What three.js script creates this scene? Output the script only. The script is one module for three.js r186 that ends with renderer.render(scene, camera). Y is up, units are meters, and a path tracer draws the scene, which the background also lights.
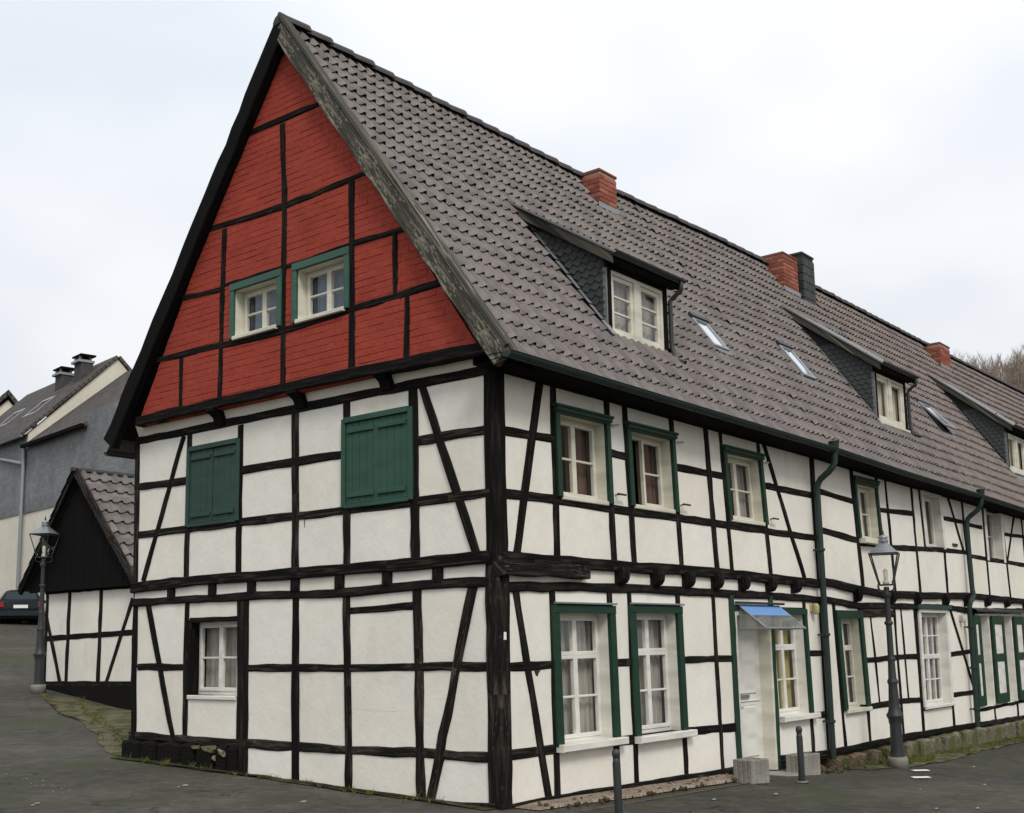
import * as THREE from 'three';
import { mergeGeometries } from 'three/addons/utils/BufferGeometryUtils.js';

// ---------------------------------------------------------------- camera, sky, sun, exposure
const W = 1024, H = 813;
const scene = new THREE.Scene();
const camera = new THREE.PerspectiveCamera(2 * Math.atan(H / 2 / 1167.3) * 180 / Math.PI, W / H, 0.1, 2000);
camera.position.set(-8.682, 1.62, 7.156);
{
  const yaw = 0.89564, pitch = 0.15185, roll = -0.01809;
  const f = new THREE.Vector3(Math.sin(yaw) * Math.cos(pitch), Math.sin(pitch), -Math.cos(yaw) * Math.cos(pitch));
  const r0 = new THREE.Vector3(Math.cos(yaw), 0, Math.sin(yaw)), u0 = r0.clone().cross(f);
  const r = r0.clone().multiplyScalar(Math.cos(roll)).addScaledVector(u0, Math.sin(roll));
  const u = u0.clone().multiplyScalar(Math.cos(roll)).addScaledVector(r0, -Math.sin(roll));
  camera.quaternion.setFromRotationMatrix(new THREE.Matrix4().makeBasis(r, u, f.clone().negate()));
}
camera.setViewOffset(W, H, 0, -59, W, H);
const renderer = new THREE.WebGLRenderer({ antialias: true });
renderer.setSize(W, H);
renderer.toneMapping = THREE.LinearToneMapping;
renderer.toneMappingExposure = 1.14;
renderer.shadowMap.enabled = true;

// seeded randomness and noise
function rng(seed) { let a = seed >>> 0; return () => { a = (a + 0x6D2B79F5) >>> 0; let t = Math.imul(a ^ (a >>> 15), 1 | a); t = (t + Math.imul(t ^ (t >>> 7), 61 | t)) ^ t; return ((t ^ (t >>> 14)) >>> 0) / 4294967296; }; }
function hsh(x, y, z = 0) { let h = Math.imul(x | 0, 374761393) ^ Math.imul(y | 0, 668265263) ^ Math.imul(z | 0, 1274126177); h = Math.imul(h ^ (h >>> 13), 1274126177); h ^= h >>> 16; return (h >>> 0) / 4294967296; }
const sm = (t) => t * t * (3 - 2 * t), lerp = (a, b, t) => a + (b - a) * t, clamp = (x, a, b) => Math.min(b, Math.max(a, x));
function vn(x, y, per = 0, s = 0) { const xi = Math.floor(x), yi = Math.floor(y), fx = sm(x - xi), fy = sm(y - yi), w = (k) => per ? ((k % per) + per) % per : k; return lerp(lerp(hsh(w(xi), w(yi), s), hsh(w(xi + 1), w(yi), s), fx), lerp(hsh(w(xi), w(yi + 1), s), hsh(w(xi + 1), w(yi + 1), s), fx), fy); }
function fbm(x, y, per, oct = 4, s = 0) { let a = 0, n = 0, k = 1, f = 1; for (let i = 0; i < oct; i++) { a += k * vn(x * f, y * f, per * f, s + i * 7); n += k; k *= 0.5; f *= 2; } return a / n; }
function vn3(x, y, z, s) { const xi = Math.floor(x), yi = Math.floor(y), zi = Math.floor(z), fx = sm(x - xi), fy = sm(y - yi), fz = sm(z - zi); const g = (a, b, c) => hsh(xi + a + (zi + c) * 57, yi + b, s); return lerp(lerp(lerp(g(0, 0, 0), g(1, 0, 0), fx), lerp(g(0, 1, 0), g(1, 1, 0), fx), fy), lerp(lerp(g(0, 0, 1), g(1, 0, 1), fx), lerp(g(0, 1, 1), g(1, 1, 1), fx), fy), fz); }
function interp(tab, x) { if (x <= tab[0][0]) return tab[0][1]; for (let i = 1; i < tab.length; i++) if (x <= tab[i][0]) { const [a, b] = tab[i - 1], [c, d] = tab[i]; return lerp(b, d, (x - a) / (c - a)); } return tab[tab.length - 1][1]; }

// overcast sky: thin pale cloud, a little blue showing through
{
  const w = 768, h = 384, data = new Float32Array(w * h * 4);
  for (let j = 0; j < h; j++) for (let i = 0; i < w; i++) {
    const el = ((j + 0.5) / h - 0.5) * Math.PI, az = (i + 0.5) / w * 2 * Math.PI, c = Math.cos(el);
    const d = [Math.cos(az) * c, Math.sin(el), Math.sin(az) * c], q = 1 / (0.35 + Math.abs(d[1]));
    let n = 0, k = 0.5, f = 2.1; for (let o = 0; o < 5; o++) { n += k * vn3(d[0] * q * f + 9, d[1] * f * 2 + 3, d[2] * q * f + 5, 40 + o); k *= 0.5; f *= 2.03; }
    const t = clamp((n - 0.30) / 0.36, 0, 1), up = Math.max(0, d[1]);
    const b = (0.765 + 0.44 * up) * lerp(0.90, 1.0, t), o = (j * w + i) * 4;
    data[o] = b * lerp(0.81, 0.925, t); data[o + 1] = b * lerp(0.875, 0.94, t); data[o + 2] = b * lerp(0.955, 0.975, t); data[o + 3] = 1;
  }
  const t = new THREE.DataTexture(data, w, h, THREE.RGBAFormat, THREE.FloatType);
  t.mapping = THREE.EquirectangularReflectionMapping; t.magFilter = t.minFilter = THREE.LinearFilter; t.needsUpdate = true;
  scene.background = t; scene.environment = t;
}
const sun = new THREE.DirectionalLight(new THREE.Color(1, 0.97, 0.92), 1.5);
sun.position.set(-14, 34, 24); sun.target.position.set(4, 2, -4); sun.castShadow = true; sun.shadow.radius = 30;
Object.assign(sun.shadow.camera, { left: -45, right: 45, top: 45, bottom: -45, near: 1, far: 140 }); sun.shadow.mapSize.set(2048, 2048); sun.shadow.bias = -0.0005;
scene.add(sun, sun.target);

// ---------------------------------------------------------------- textures and materials
function tex(w, h, fn, srgb = true, rep = 1) {
  const d = new Uint8Array(w * h * 4);
  for (let j = 0; j < h; j++) for (let i = 0; i < w; i++) { const c = fn(i / w, j / h), o = (j * w + i) * 4; d[o] = clamp(c[0] * 255, 0, 255); d[o + 1] = clamp(c[1] * 255, 0, 255); d[o + 2] = clamp(c[2] * 255, 0, 255); d[o + 3] = 255; }
  const t = new THREE.DataTexture(d, w, h); t.wrapS = t.wrapT = THREE.RepeatWrapping; t.magFilter = THREE.LinearFilter; t.minFilter = THREE.LinearMipmapLinearFilter; t.generateMipmaps = true;
  t.repeat.set(...(Array.isArray(rep) ? rep : [rep, rep])); if (srgb) t.colorSpace = THREE.SRGBColorSpace; t.needsUpdate = true; return t;
}
const g3 = (v) => [v, v, v], mul = (c, k) => c.map((x) => x * k), mixc = (a, b, t) => a.map((x, i) => lerp(x, b[i], t));
const ss = (a, b, x) => sm(clamp((x - a) / (b - a), 0, 1));
const T = {};
T.plaster = tex(512, 512, (u, v) => { const n = fbm(u * 5, v * 5, 5, 5, 1), m = fbm(u * 24, v * 24, 24, 3, 2), s = ss(0.62, 0.78, fbm(u * 7, v * 3, 7, 4, 9)); let c = mul([1, 0.99, 0.965], 0.925 + 0.075 * n + 0.035 * (m - 0.5)); c = mixc(c, [0.83, 0.80, 0.72], 0.16 * s); const cr = Math.abs(fbm(u * 6, v * 6, 6, 4, 33) - 0.5); return cr < 0.002 ? mul(c, 0.965) : c; }, true, 0.42);
T.plasterB = tex(512, 512, (u, v) => g3(0.55 * fbm(u * 8, v * 8, 8, 3, 3) + 0.45 * fbm(u * 60, v * 60, 60, 2, 4)), false, 0.42);
function wood(base, light, fleck, s) { return tex(256, 512, (u, v) => { const a = vn(u * 28, v * 5, 0, s) * 0.5 + vn(u * 64, v * 8, 0, s + 1) * 0.35 + vn(u * 120, v * 30, 0, s + 2) * 0.15, p = fbm(u * 4, v * 4, 4, 3, s + 5); let c = mixc(base, light, clamp(ss(0.38, 0.8, a) * (0.35 + 0.9 * p), 0, 1)); if (fleck) c = mixc(c, fleck, 0.8 * ss(0.58, 0.74, vn(u * 46, v * 26, 0, s + 8) * 0.45 + vn(u * 90, v * 50, 0, s + 9) * 0.2 + 0.35 * p)); const ck = vn(u * 22 + 3, v * 2.2, 0, s + 12); if (Math.abs(ck - 0.5) < 0.02 && vn(u * 6, v * 6, 0, s + 14) > 0.45) c = mul(c, 0.45); return c; }, true, [1 / 0.7, 1 / 1.4]); }
T.timber = wood([0.09, 0.08, 0.072], [0.235, 0.21, 0.185], null, 11);
T.worn = wood([0.10, 0.088, 0.078], [0.29, 0.255, 0.22], [0.33, 0.30, 0.265], 21);
T.barge = wood([0.24, 0.23, 0.20], [0.48, 0.455, 0.395], [0.55, 0.53, 0.47], 31);
T.woodB = tex(256, 512, (u, v) => g3(vn(u * 30, v * 4, 0, 51) * 0.6 + vn(u * 90, v * 10, 0, 52) * 0.4), false, [1 / 0.7, 1 / 1.4]);
T.red = tex(512, 512, (u, v) => { const n = fbm(u * 6, v * 6, 6, 5, 61), m = fbm(u * 40, v * 60, 20, 3, 62); const f = ss(0.55, 0.75, fbm(u * 9 + 4, v * 9, 9, 4, 65)); return mixc(mul([1, 0.98, 0.96], 0.86 + 0.12 * n + 0.12 * (m - 0.5)), [0.98, 1.0, 0.98], 0.25 * f); }, true, 0.5);
T.grit = tex(256, 256, (u, v) => g3(fbm(u * 30, v * 30, 30, 3, 71)), false, 2);
T.mottle = tex(512, 512, (u, v) => { const n = fbm(u * 6, v * 6, 6, 5, 81), l = ss(0.6, 0.75, fbm(u * 14, v * 14, 14, 4, 83)); let c = mul([1, 1, 1], 0.78 + 0.32 * (n - 0.2)); return mixc(c, [0.82, 0.84, 0.72], 0.35 * l); }, true, 0.6);
T.paint = tex(256, 256, (u, v) => { const n = fbm(u * 4, v * 16, 4, 4, 91); return mul([1, 1, 1], 0.86 + 0.16 * n); }, true, 0.8);
T.asphalt = tex(1024, 1024, (u, v) => { const big = fbm(u * 5, v * 5, 5, 5, 101), sp = hsh(Math.floor(u * 1024), Math.floor(v * 1024), 5), med = fbm(u * 60, v * 60, 60, 3, 104), crack = Math.abs(fbm(u * 4, v * 4, 4, 5, 107) - 0.5); let c = mul([0.335, 0.323, 0.288], 0.84 + 0.34 * (big - 0.3) + 0.34 * (med - 0.5) + 0.34 * (sp - 0.5) + 0.16 * (fbm(u * 18, v * 18, 18, 3, 108) - 0.5)); c = mixc(c, [0.27, 0.285, 0.215], 0.7 * ss(0.52, 0.68, fbm(u * 6, v * 6, 6, 4, 111))); if (crack < 0.0035) c = mul(c, 0.6); if (sp > 0.9985) c = [0.44, 0.43, 0.40]; return c; }, true, 1 / 6);
T.asphaltB = tex(512, 512, (u, v) => g3(0.5 * hsh(Math.floor(u * 512), Math.floor(v * 512), 15) + 0.5 * fbm(u * 100, v * 100, 100, 2, 16)), false, 0.8);
T.moss = tex(512, 512, (u, v) => { const n = fbm(u * 8, v * 8, 8, 5, 121), sp = fbm(u * 80, v * 80, 80, 2, 124); return mul(mixc([0.29, 0.31, 0.17], [0.43, 0.41, 0.33], ss(0.4, 0.65, n)), 0.7 + 0.6 * sp); }, true, 0.5);
T.stone = tex(512, 512, (u, v) => { const n = fbm(u * 6, v * 6, 6, 5, 131), m = fbm(u * 50, v * 50, 50, 3, 133); let c = mul(mixc([0.36, 0.33, 0.28], [0.56, 0.53, 0.45], n), 0.7 + 0.6 * m); return mixc(c, [0.30, 0.33, 0.16], 0.7 * ss(0.52, 0.7, fbm(u * 5, v * 5, 5, 4, 137))); }, true, 0.7);
T.gravel = tex(512, 512, (u, v) => { const n = fbm(u * 7, v * 7, 7, 4, 171), sp = hsh(Math.floor(u * 170), Math.floor(v * 170), 9), m = fbm(u * 60, v * 60, 60, 2, 173); return mul(mixc([0.50, 0.44, 0.38], [0.66, 0.60, 0.53], n), 0.62 + 0.35 * sp + 0.3 * m); }, true, 0.7);
T.slateWall = tex(512, 512, (u, v) => { const ry = v * 26, row = Math.floor(ry), fy = ry - row, cx = u * 18 + (row % 2) * 0.5, col = Math.floor(cx), fx = cx - col; const e = (fy < 0.1 || fx < 0.06) ? 0.86 : 1; return mul([0.46, 0.465, 0.465], e * (0.92 + 0.14 * hsh(col % 18, row, 8)) * (0.85 + 0.3 * fbm(u * 4, v * 4, 4, 3, 141))); }, true, 1 / 4.5);
T.canvas = tex(256, 256, (u, v) => mul([1, 1, 1], 0.82 + 0.18 * vn(u * 60, v * 3, 0, 151)), true, 1);

const M = {};
const std = (color, o = {}) => new THREE.MeshPhysicalMaterial({ color: Array.isArray(color) ? new THREE.Color().setRGB(...color) : color, roughness: 0.85, metalness: 0, specularIntensity: 0.5, ...o });
M.plaster = [[0.88, 0.845, 0.785], [0.865, 0.83, 0.77], [0.89, 0.86, 0.805], [0.86, 0.82, 0.745], [0.87, 0.845, 0.795]].map((c) => std(c, { map: T.plaster, bumpMap: T.plasterB, bumpScale: 0.004, roughness: 0.93 }));
M.timber = std([1, 1, 1], { map: T.timber, bumpMap: T.woodB, bumpScale: 0.007, roughness: 0.85, specularIntensity: 0.22 });
M.timberB = std([0.7, 0.7, 0.7], { map: T.timber, bumpMap: T.woodB, bumpScale: 0.007, roughness: 0.85, specularIntensity: 0.22 });
M.worn = std([1, 1, 1], { map: T.worn, bumpMap: T.woodB, bumpScale: 0.01, roughness: 0.85, specularIntensity: 0.25 });
M.barge = std([1, 1, 1], { map: T.barge, bumpMap: T.woodB, bumpScale: 0.008, roughness: 0.85 });
M.black = std([0.007, 0.0065, 0.006], { roughness: 0.95, specularIntensity: 0.2, bumpMap: T.woodB, bumpScale: 0.004 });
M.red = [[0.39, 0.066, 0.044], [0.38, 0.064, 0.043], [0.40, 0.07, 0.047], [0.37, 0.062, 0.042]].map((c) => std(c, { map: T.red, bumpMap: T.grit, bumpScale: 0.003, roughness: 0.9, specularIntensity: 0.3 }));
M.green = std([0.015, 0.048, 0.028], { map: T.paint, roughness: 0.5 });
M.greenPale = std([0.048, 0.115, 0.082], { map: T.paint, roughness: 0.55 });
M.greenDark = std([0.030, 0.066, 0.052], { map: T.paint, roughness: 0.6 });
M.greenShut = std([0.034, 0.092, 0.060], { map: T.paint, roughness: 0.6 });
M.greenPipe = std([0.024, 0.041, 0.035], { map: T.paint, roughness: 0.5 });
M.white = std([0.80, 0.77, 0.69], { map: T.paint, roughness: 0.45 });
M.cream = std([0.74, 0.70, 0.58], { map: T.paint, roughness: 0.5 });
M.creamWall = std([0.74, 0.70, 0.615], { map: T.plaster, bumpMap: T.plasterB, bumpScale: 0.004 });
M.glass = new THREE.MeshPhysicalMaterial({ color: 0xffffff, roughness: 0.03, transmission: 1, thickness: 0, ior: 1.5 });
M.frost = new THREE.MeshPhysicalMaterial({ color: new THREE.Color().setRGB(0.86, 0.87, 0.85), roughness: 0.15, transmission: 0.92, thickness: 0 });
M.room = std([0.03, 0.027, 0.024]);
M.net = std([0.42, 0.39, 0.34], { map: T.canvas });
M.brownCurtain = std([0.16, 0.095, 0.07], { map: T.canvas });
M.paleCurtain = std([0.66, 0.62, 0.50], { map: T.canvas });
M.ochreCurtain = std([0.50, 0.42, 0.16], { map: T.canvas });
M.tile = new THREE.MeshPhysicalMaterial({ specularIntensity: 0.5, vertexColors: true, map: T.mottle, bumpMap: T.grit, bumpScale: 0.003, roughness: 0.78 });
M.under = std([0.03, 0.027, 0.026]);
M.slate = [[0.056, 0.06, 0.058], [0.046, 0.049, 0.048], [0.068, 0.071, 0.068]].map((c) => std(c, { map: T.mottle, roughness: 0.55 }));
M.slateWall = std([1, 1, 1], { map: T.slateWall, roughness: 0.6 });
M.zinc = std([0.34, 0.35, 0.36], { metalness: 0.5, roughness: 0.5, map: T.paint });
M.lead = std([0.19, 0.19, 0.19], { metalness: 0.3, roughness: 0.6 });
M.darkMetal = std([0.07, 0.075, 0.073], { metalness: 0.4, roughness: 0.5, map: T.mottle });
M.chimBrick = [[0.36, 0.115, 0.07], [0.29, 0.085, 0.055], [0.42, 0.15, 0.10]].map((c) => std(c, { map: T.red, roughness: 0.9 }));
M.mortar = std([0.30, 0.26, 0.22]);
M.asphalt = std([1, 1, 1], { map: T.asphalt, bumpMap: T.asphaltB, bumpScale: 0.014, roughness: 0.88, specularIntensity: 0.35 });
M.moss = std([1, 1, 1], { map: T.moss, bumpMap: T.asphaltB, bumpScale: 0.02, roughness: 0.95 });
M.stone = std([1, 1, 1], { map: T.stone, bumpMap: T.grit, bumpScale: 0.02, roughness: 0.95 });
M.stoneB = std([0.75, 0.62, 0.56], { map: T.stone, bumpMap: T.grit, bumpScale: 0.02, roughness: 0.95 });
M.blackStone = std([0.010, 0.009, 0.008], { roughness: 1, specularIntensity: 0.2, bumpMap: T.grit, bumpScale: 0.02 });
M.concrete = std([0.33, 0.31, 0.265], { map: T.mottle, bumpMap: T.grit, bumpScale: 0.008, roughness: 0.95 });
M.paper = std([0.8, 0.79, 0.76]);
M.gravel = std([1, 1, 1], { map: T.gravel, bumpMap: T.grit, bumpScale: 0.03, roughness: 1 });
M.steel = std([0.5, 0.5, 0.5], { metalness: 0.9, roughness: 0.3 });

// ---------------------------------------------------------------- geometry helpers
const V = (x, y, z) => new THREE.Vector3(x, y, z);
function geo(pos, uv) { const g = new THREE.BufferGeometry(); g.setAttribute('position', new THREE.Float32BufferAttribute(pos, 3)); g.setAttribute('uv', new THREE.Float32BufferAttribute(uv, 2)); g.computeVertexNormals(); return g; }
// a wall frame turns (along, up, out) into world metres; flip says that it is left-handed
function mk(fn, flip = false) { fn.flip = flip; return fn; }
const FRONT = (z0 = 0, k = 0, vk = 0) => mk((u, v, d) => [u + k * (v - vk), v, z0 + d]);
const GABLE = (x0 = 0) => mk((u, v, d) => [x0 - d, v, -u], true);
class Tri {
  constructor(fr) { this.fr = fr; this.p = []; this.t = []; }
  tri(a, b, c) { const q = this.fr.flip ? [a, c, b] : [a, b, c]; for (const e of q) { this.p.push(...this.fr(e[0], e[1], e[2])); this.t.push(e[3] ?? e[0], e[4] ?? e[1]); } }
  quad(a, b, c, d) { this.tri(a, b, c); this.tri(a, c, d); }
  done() { return geo(this.p, this.t); }
}
const area = (P) => { let s = 0; P.forEach((a, i) => { const b = P[(i + 1) % P.length]; s += a[0] * b[1] - a[1] * b[0]; }); return s / 2; };
function inset(P, c) { // convex, counter-clockwise
  const n = P.length, L = P.map((a, i) => { const b = P[(i + 1) % n], dx = b[0] - a[0], dy = b[1] - a[1], l = Math.hypot(dx, dy) || 1e-9; return [a[0] - dy / l * c, a[1] + dx / l * c, dx, dy]; });
  return P.map((_, i) => { const A = L[(i + n - 1) % n], B = L[i], den = A[2] * B[3] - A[3] * B[2]; if (Math.abs(den) < 1e-9) return [B[0], B[1]]; const t = ((B[0] - A[0]) * B[3] - (B[1] - A[1]) * B[2]) / den; return [A[0] + A[2] * t, A[1] + A[3] * t]; });
}
function prism(fr, P, d0, d1, c = 0.004, back = true) {
  if (area(P) < 0) P = P.slice().reverse();
  const n = P.length, Q = c > 0 ? inset(P, c) : P, b = new Tri(fr), f = (p, d) => [p[0], p[1], d];
  for (let i = 1; i < n - 1; i++) { b.tri(f(Q[0], d1), f(Q[i], d1), f(Q[i + 1], d1)); if (back) b.tri(f(P[0], d0), f(P[i + 1], d0), f(P[i], d0)); }
  for (let i = 0; i < n; i++) { const j = (i + 1) % n, e = d1 - c; const s = (p, d, q) => [p[0], p[1], d, p[0] + (Math.abs(P[i][0] - P[j][0]) < 1e-4 ? d : 0), p[1] + (Math.abs(P[i][0] - P[j][0]) < 1e-4 ? 0 : d)]; b.quad(s(P[i], d0), s(P[j], d0), s(P[j], e), s(P[i], e)); if (c > 0) b.quad(s(P[i], e), s(P[j], e), s(Q[j], d1), s(Q[i], d1)); }
  return b.done();
}
const rect = (u0, u1, v0, v1) => [[u0, v0], [u1, v0], [u1, v1], [u0, v1]];
const bx = (fr, u0, u1, v0, v1, d0, d1, c = 0.004) => prism(fr, rect(u0, u1, v0, v1), d0, d1, c);
const WORLD = mk((u, v, d) => [u, v, d]);
const box = (x0, x1, y0, y1, z0, z1, c = 0.006) => prism(WORLD, rect(x0, x1, y0, y1), z0, z1, c);
// a profile in (out, up) drawn along u
function along(fr, P, u0, u1, n = 1, off = () => 0) {
  const b = new Tri(mk((u, v, d) => fr(u, v, d), fr.flip)), m = P.length; let P2 = area(P.map(([d, v]) => [v, d])) < 0 ? P.slice().reverse() : P; // orientation of (v,d) about u
  for (let k = 0; k < n; k++) { const a = lerp(u0, u1, k / n), c = lerp(u0, u1, (k + 1) / n), oa = off(a), oc = off(c); for (let i = 0; i < m; i++) { const p = P2[i], q = P2[(i + 1) % m]; b.quad([a, p[1] + oa, p[0], a, p[1] + p[0]], [a, q[1] + oa, q[0], a, q[1] + q[0]], [c, q[1] + oc, q[0], c, q[1] + q[0]], [c, p[1] + oc, p[0], c, p[1] + p[0]]); } }
  for (let i = 1; i < m - 1; i++) { const e = (p, u) => [u, p[1] + off(u), p[0], p[0], p[1]]; b.tri(e(P2[0], u0), e(P2[i + 1], u0), e(P2[i], u0)); b.tri(e(P2[0], u1), e(P2[i], u1), e(P2[i + 1], u1)); }
  return b.done();
}
let beamSeed = 1;
function beam(fr, pts, w, d0, d1, rough = 1) { // a hewn timber along a polyline, edges a little uneven
  const s = beamSeed++, seg = pts.slice(1).map((q, i) => Math.hypot(q[0] - pts[i][0], q[1] - pts[i][1])), L = seg.reduce((a, b) => a + b, 0), n = Math.max(2, Math.round(L / 0.22)), st = [];
  const at = (t) => { let r = t * L; for (let i = 0; i < seg.length; i++) { if (r <= seg[i] || i === seg.length - 1) { const k = r / seg[i]; return [lerp(pts[i][0], pts[i + 1][0], k), lerp(pts[i][1], pts[i + 1][1], k)]; } r -= seg[i]; } };
  const c = Math.min(0.012, w * 0.15), R = (i, k) => (vn(i * 0.9 + s * 3.1, k * 5.3, 0, 7) - 0.5) * rough;
  for (let i = 0; i <= n; i++) { const p = at(i / n), a = at(Math.max(0, i / n - 0.01)), b = at(Math.min(1, i / n + 0.01)), dx = b[0] - a[0], dy = b[1] - a[1], l = Math.hypot(dx, dy), nx = -dy / l, ny = dx / l, l1 = -w / 2 + R(i, 1) * 0.022, l2 = w / 2 + R(i, 2) * 0.022, e = d1 + R(i, 3) * 0.012, y = i / n * L + s * 0.37, x0 = s * 0.23; st.push([[l1, d0], [l1, e - c], [l1 + c, e], [l2 - c, e], [l2, e - c], [l2, d0]].map(([t, d], k) => [p[0] + nx * t, p[1] + ny * t, d, x0 + t + (k === 0 || k === 5 ? (d0 - e) : 0), y])); }
  const b = new Tri(fr);
  for (let i = 0; i < n; i++) for (let k = 0; k < 5; k++) b.quad(st[i][k], st[i + 1][k], st[i + 1][k + 1], st[i][k + 1]);
  for (const [S, o] of [[st[0], 1], [st[n], 0]]) for (let k = 1; k < 5; k++) o ? b.tri(S[0], S[k], S[k + 1]) : b.tri(S[0], S[k + 1], S[k]);
  return b.done();
}
function bar(a, b, r, n = 8, r2 = r) { const d = b.clone().sub(a), g = new THREE.CylinderGeometry(r2, r, d.length(), n); g.applyQuaternion(new THREE.Quaternion().setFromUnitVectors(V(0, 1, 0), d.clone().normalize())); const m = a.clone().add(b).multiplyScalar(0.5); return g.translate(m.x, m.y, m.z).toNonIndexed(); }
function tube(pts, r, n = 10, k = 6) { const c = new THREE.CurvePath(); for (let i = 1; i < pts.length; i++) c.add(new THREE.LineCurve3(pts[i - 1], pts[i])); const cr = new THREE.CatmullRomCurve3(pts, false, 'catmullrom', 0.02); return new THREE.TubeGeometry(cr, pts.length * k, r, n).toNonIndexed(); }
const lathe = (P, n = 20) => new THREE.LatheGeometry(P.map(([r, y]) => new THREE.Vector2(r, y)), n).toNonIndexed();
const merge = (a) => { const b = a.map((g) => { const h = g.index ? g.toNonIndexed() : g; for (const k of Object.keys(h.attributes)) if (!['position', 'normal', 'uv', 'color'].includes(k)) h.deleteAttribute(k); return h; }); return b.length === 1 ? b[0] : mergeGeometries(b); };
const moved = (g, x, y, z, ry = 0) => { if (ry) g.rotateY(ry); return g.translate(x, y, z); };

// ---------------------------------------------------------------- things and parts
const taken = {};
function numbered(n) { const k = taken[n] = (taken[n] ?? -1) + 1; return k ? n + '_' + String(k).padStart(3, '0') : n; }
const baseOf = new Map();
function thing(name, label, category, [x, y, z] = [0, 0, 0], group, kind) { const o = new THREE.Group(); o.name = numbered(name); o.position.set(x, y, z); o.userData = { label, category }; if (group) o.userData.group = group; if (kind) o.userData.kind = kind; scene.add(o); baseOf.set(o, V(x, y, z)); return o; }
const rootOf = (o) => { while (o.parent && o.parent !== scene) o = o.parent; return o; };
function part(parent, name, g, mat, label) { // geometry given in world metres
  const gs = Array.isArray(g) ? merge(g) : g, b = baseOf.get(rootOf(parent)); if (b && b.lengthSq() > 0) gs.translate(-b.x, -b.y, -b.z);
  const m = new THREE.Mesh(gs, mat); m.name = name; if (label) m.userData.label = label; parent.add(m); return m;
}
function sub(parent, name) { const o = new THREE.Group(); o.name = name; parent.add(o); return o; }
function struct(name, g, mat) { const m = new THREE.Mesh(Array.isArray(g) ? merge(g) : g, mat); m.name = numbered(name); m.userData.kind = 'structure'; scene.add(m); return m; }
function single(name, g, mat, label, category, group, at = [0, 0, 0]) { const m = new THREE.Mesh(Array.isArray(g) ? merge(g) : g, mat); m.name = numbered(name); m.position.set(...at); m.geometry.translate(-at[0], -at[1], -at[2]); m.userData = { label, category }; if (group) m.userData.group = group; scene.add(m); return m; }

// ---------------------------------------------------------------- ground
const HZ = [[-40, -0.2], [0, 0.09], [6, 0.30], [14.3, 0.42], [17.3, 0.80], [25, 1.5], [36, 2.57], [45, 3.3], [60, 4.3], [100, 6], [200, 8]];
const FX = [[-20, 0.0], [0, 0.0], [4.3, -0.10], [6.9, -0.28], [10, -0.38], [16.4, -0.48], [30, -0.8], [80, -1.5], [300, -2]];
const hgt = (x, z) => interp(HZ, -z) + interp(FX, x) * ss(-8, -1, z);
function sheet(xs, zs, y = 0, keep) { const p = [], t = []; for (let i = 0; i < xs.length - 1; i++) for (let j = 0; j < zs.length - 1; j++) { const c = [[xs[i], zs[j]], [xs[i], zs[j + 1]], [xs[i + 1], zs[j + 1]], [xs[i + 1], zs[j]]]; for (const k of [0, 1, 2, 0, 2, 3]) { p.push(c[k][0], hgt(...c[k]) + (typeof y === 'function' ? y(...c[k]) : y), c[k][1]); t.push(c[k][0], c[k][1]); } } return geo(p, t); }
const steps = (a, b, s) => { const o = []; for (let x = a; x < b - 1e-6; x += s) o.push(x); o.push(b); return o; };
struct('ground', sheet([-600, -300, -150, -80, ...steps(-45, 60, 3), 80, 120, 200, 350, 600], [-600, -300, -160, -100, ...steps(-75, 36, 3), 60, 120, 300, 600], (x, z) => (x > -46 && x < 61 && z > -76 && z < 37 ? -0.25 : -0.05)), M.moss);
struct('road', sheet(steps(-45, 60, 0.75), steps(-75, 36, 0.75), (x, z) => 0.012 * (fbm(x * 0.35 + 50, z * 0.35 + 90, 0, 3, 5) - 0.5)), M.asphalt);
const GABLE_UP = [
['wall_plate',0.1,[6.078,4.337],[0.053,4.317]],
['post',0.1,[6.056,4.348],[6.012,2.455]],
['post',0.09,[4.937,4.336],[4.944,2.444]],
['post',0.1,[3.938,4.267],[3.939,2.455]],
['post',0.12,[2.957,4.289],[2.929,2.427]],
['post',0.11,[2.11,4.282],[2.094,2.439]],
['post',0.125,[1.105,4.307],[1.08,2.436]],
['rail',0.095,[6.057,3.095],[3.882,3.098],[2.546,3.087],[0.077,3.086]],
['rail',0.095,[6.091,3.727],[4.974,3.702]],
['rail',0.095,[3.936,3.719],[2.129,3.705]],
['rail',0.095,[1.092,3.716],[0.064,3.718]],
['brace',0.075,[5.059,4.275],[5.836,2.498]],
['brace',0.1,[0.971,4.286],[0.238,2.457]],
['jetty_beam',0.125,[6.065,2.42],[4.924,2.449],[3.976,2.451],[2.539,2.443],[1.129,2.449],[0.089,2.453]],
];
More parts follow.
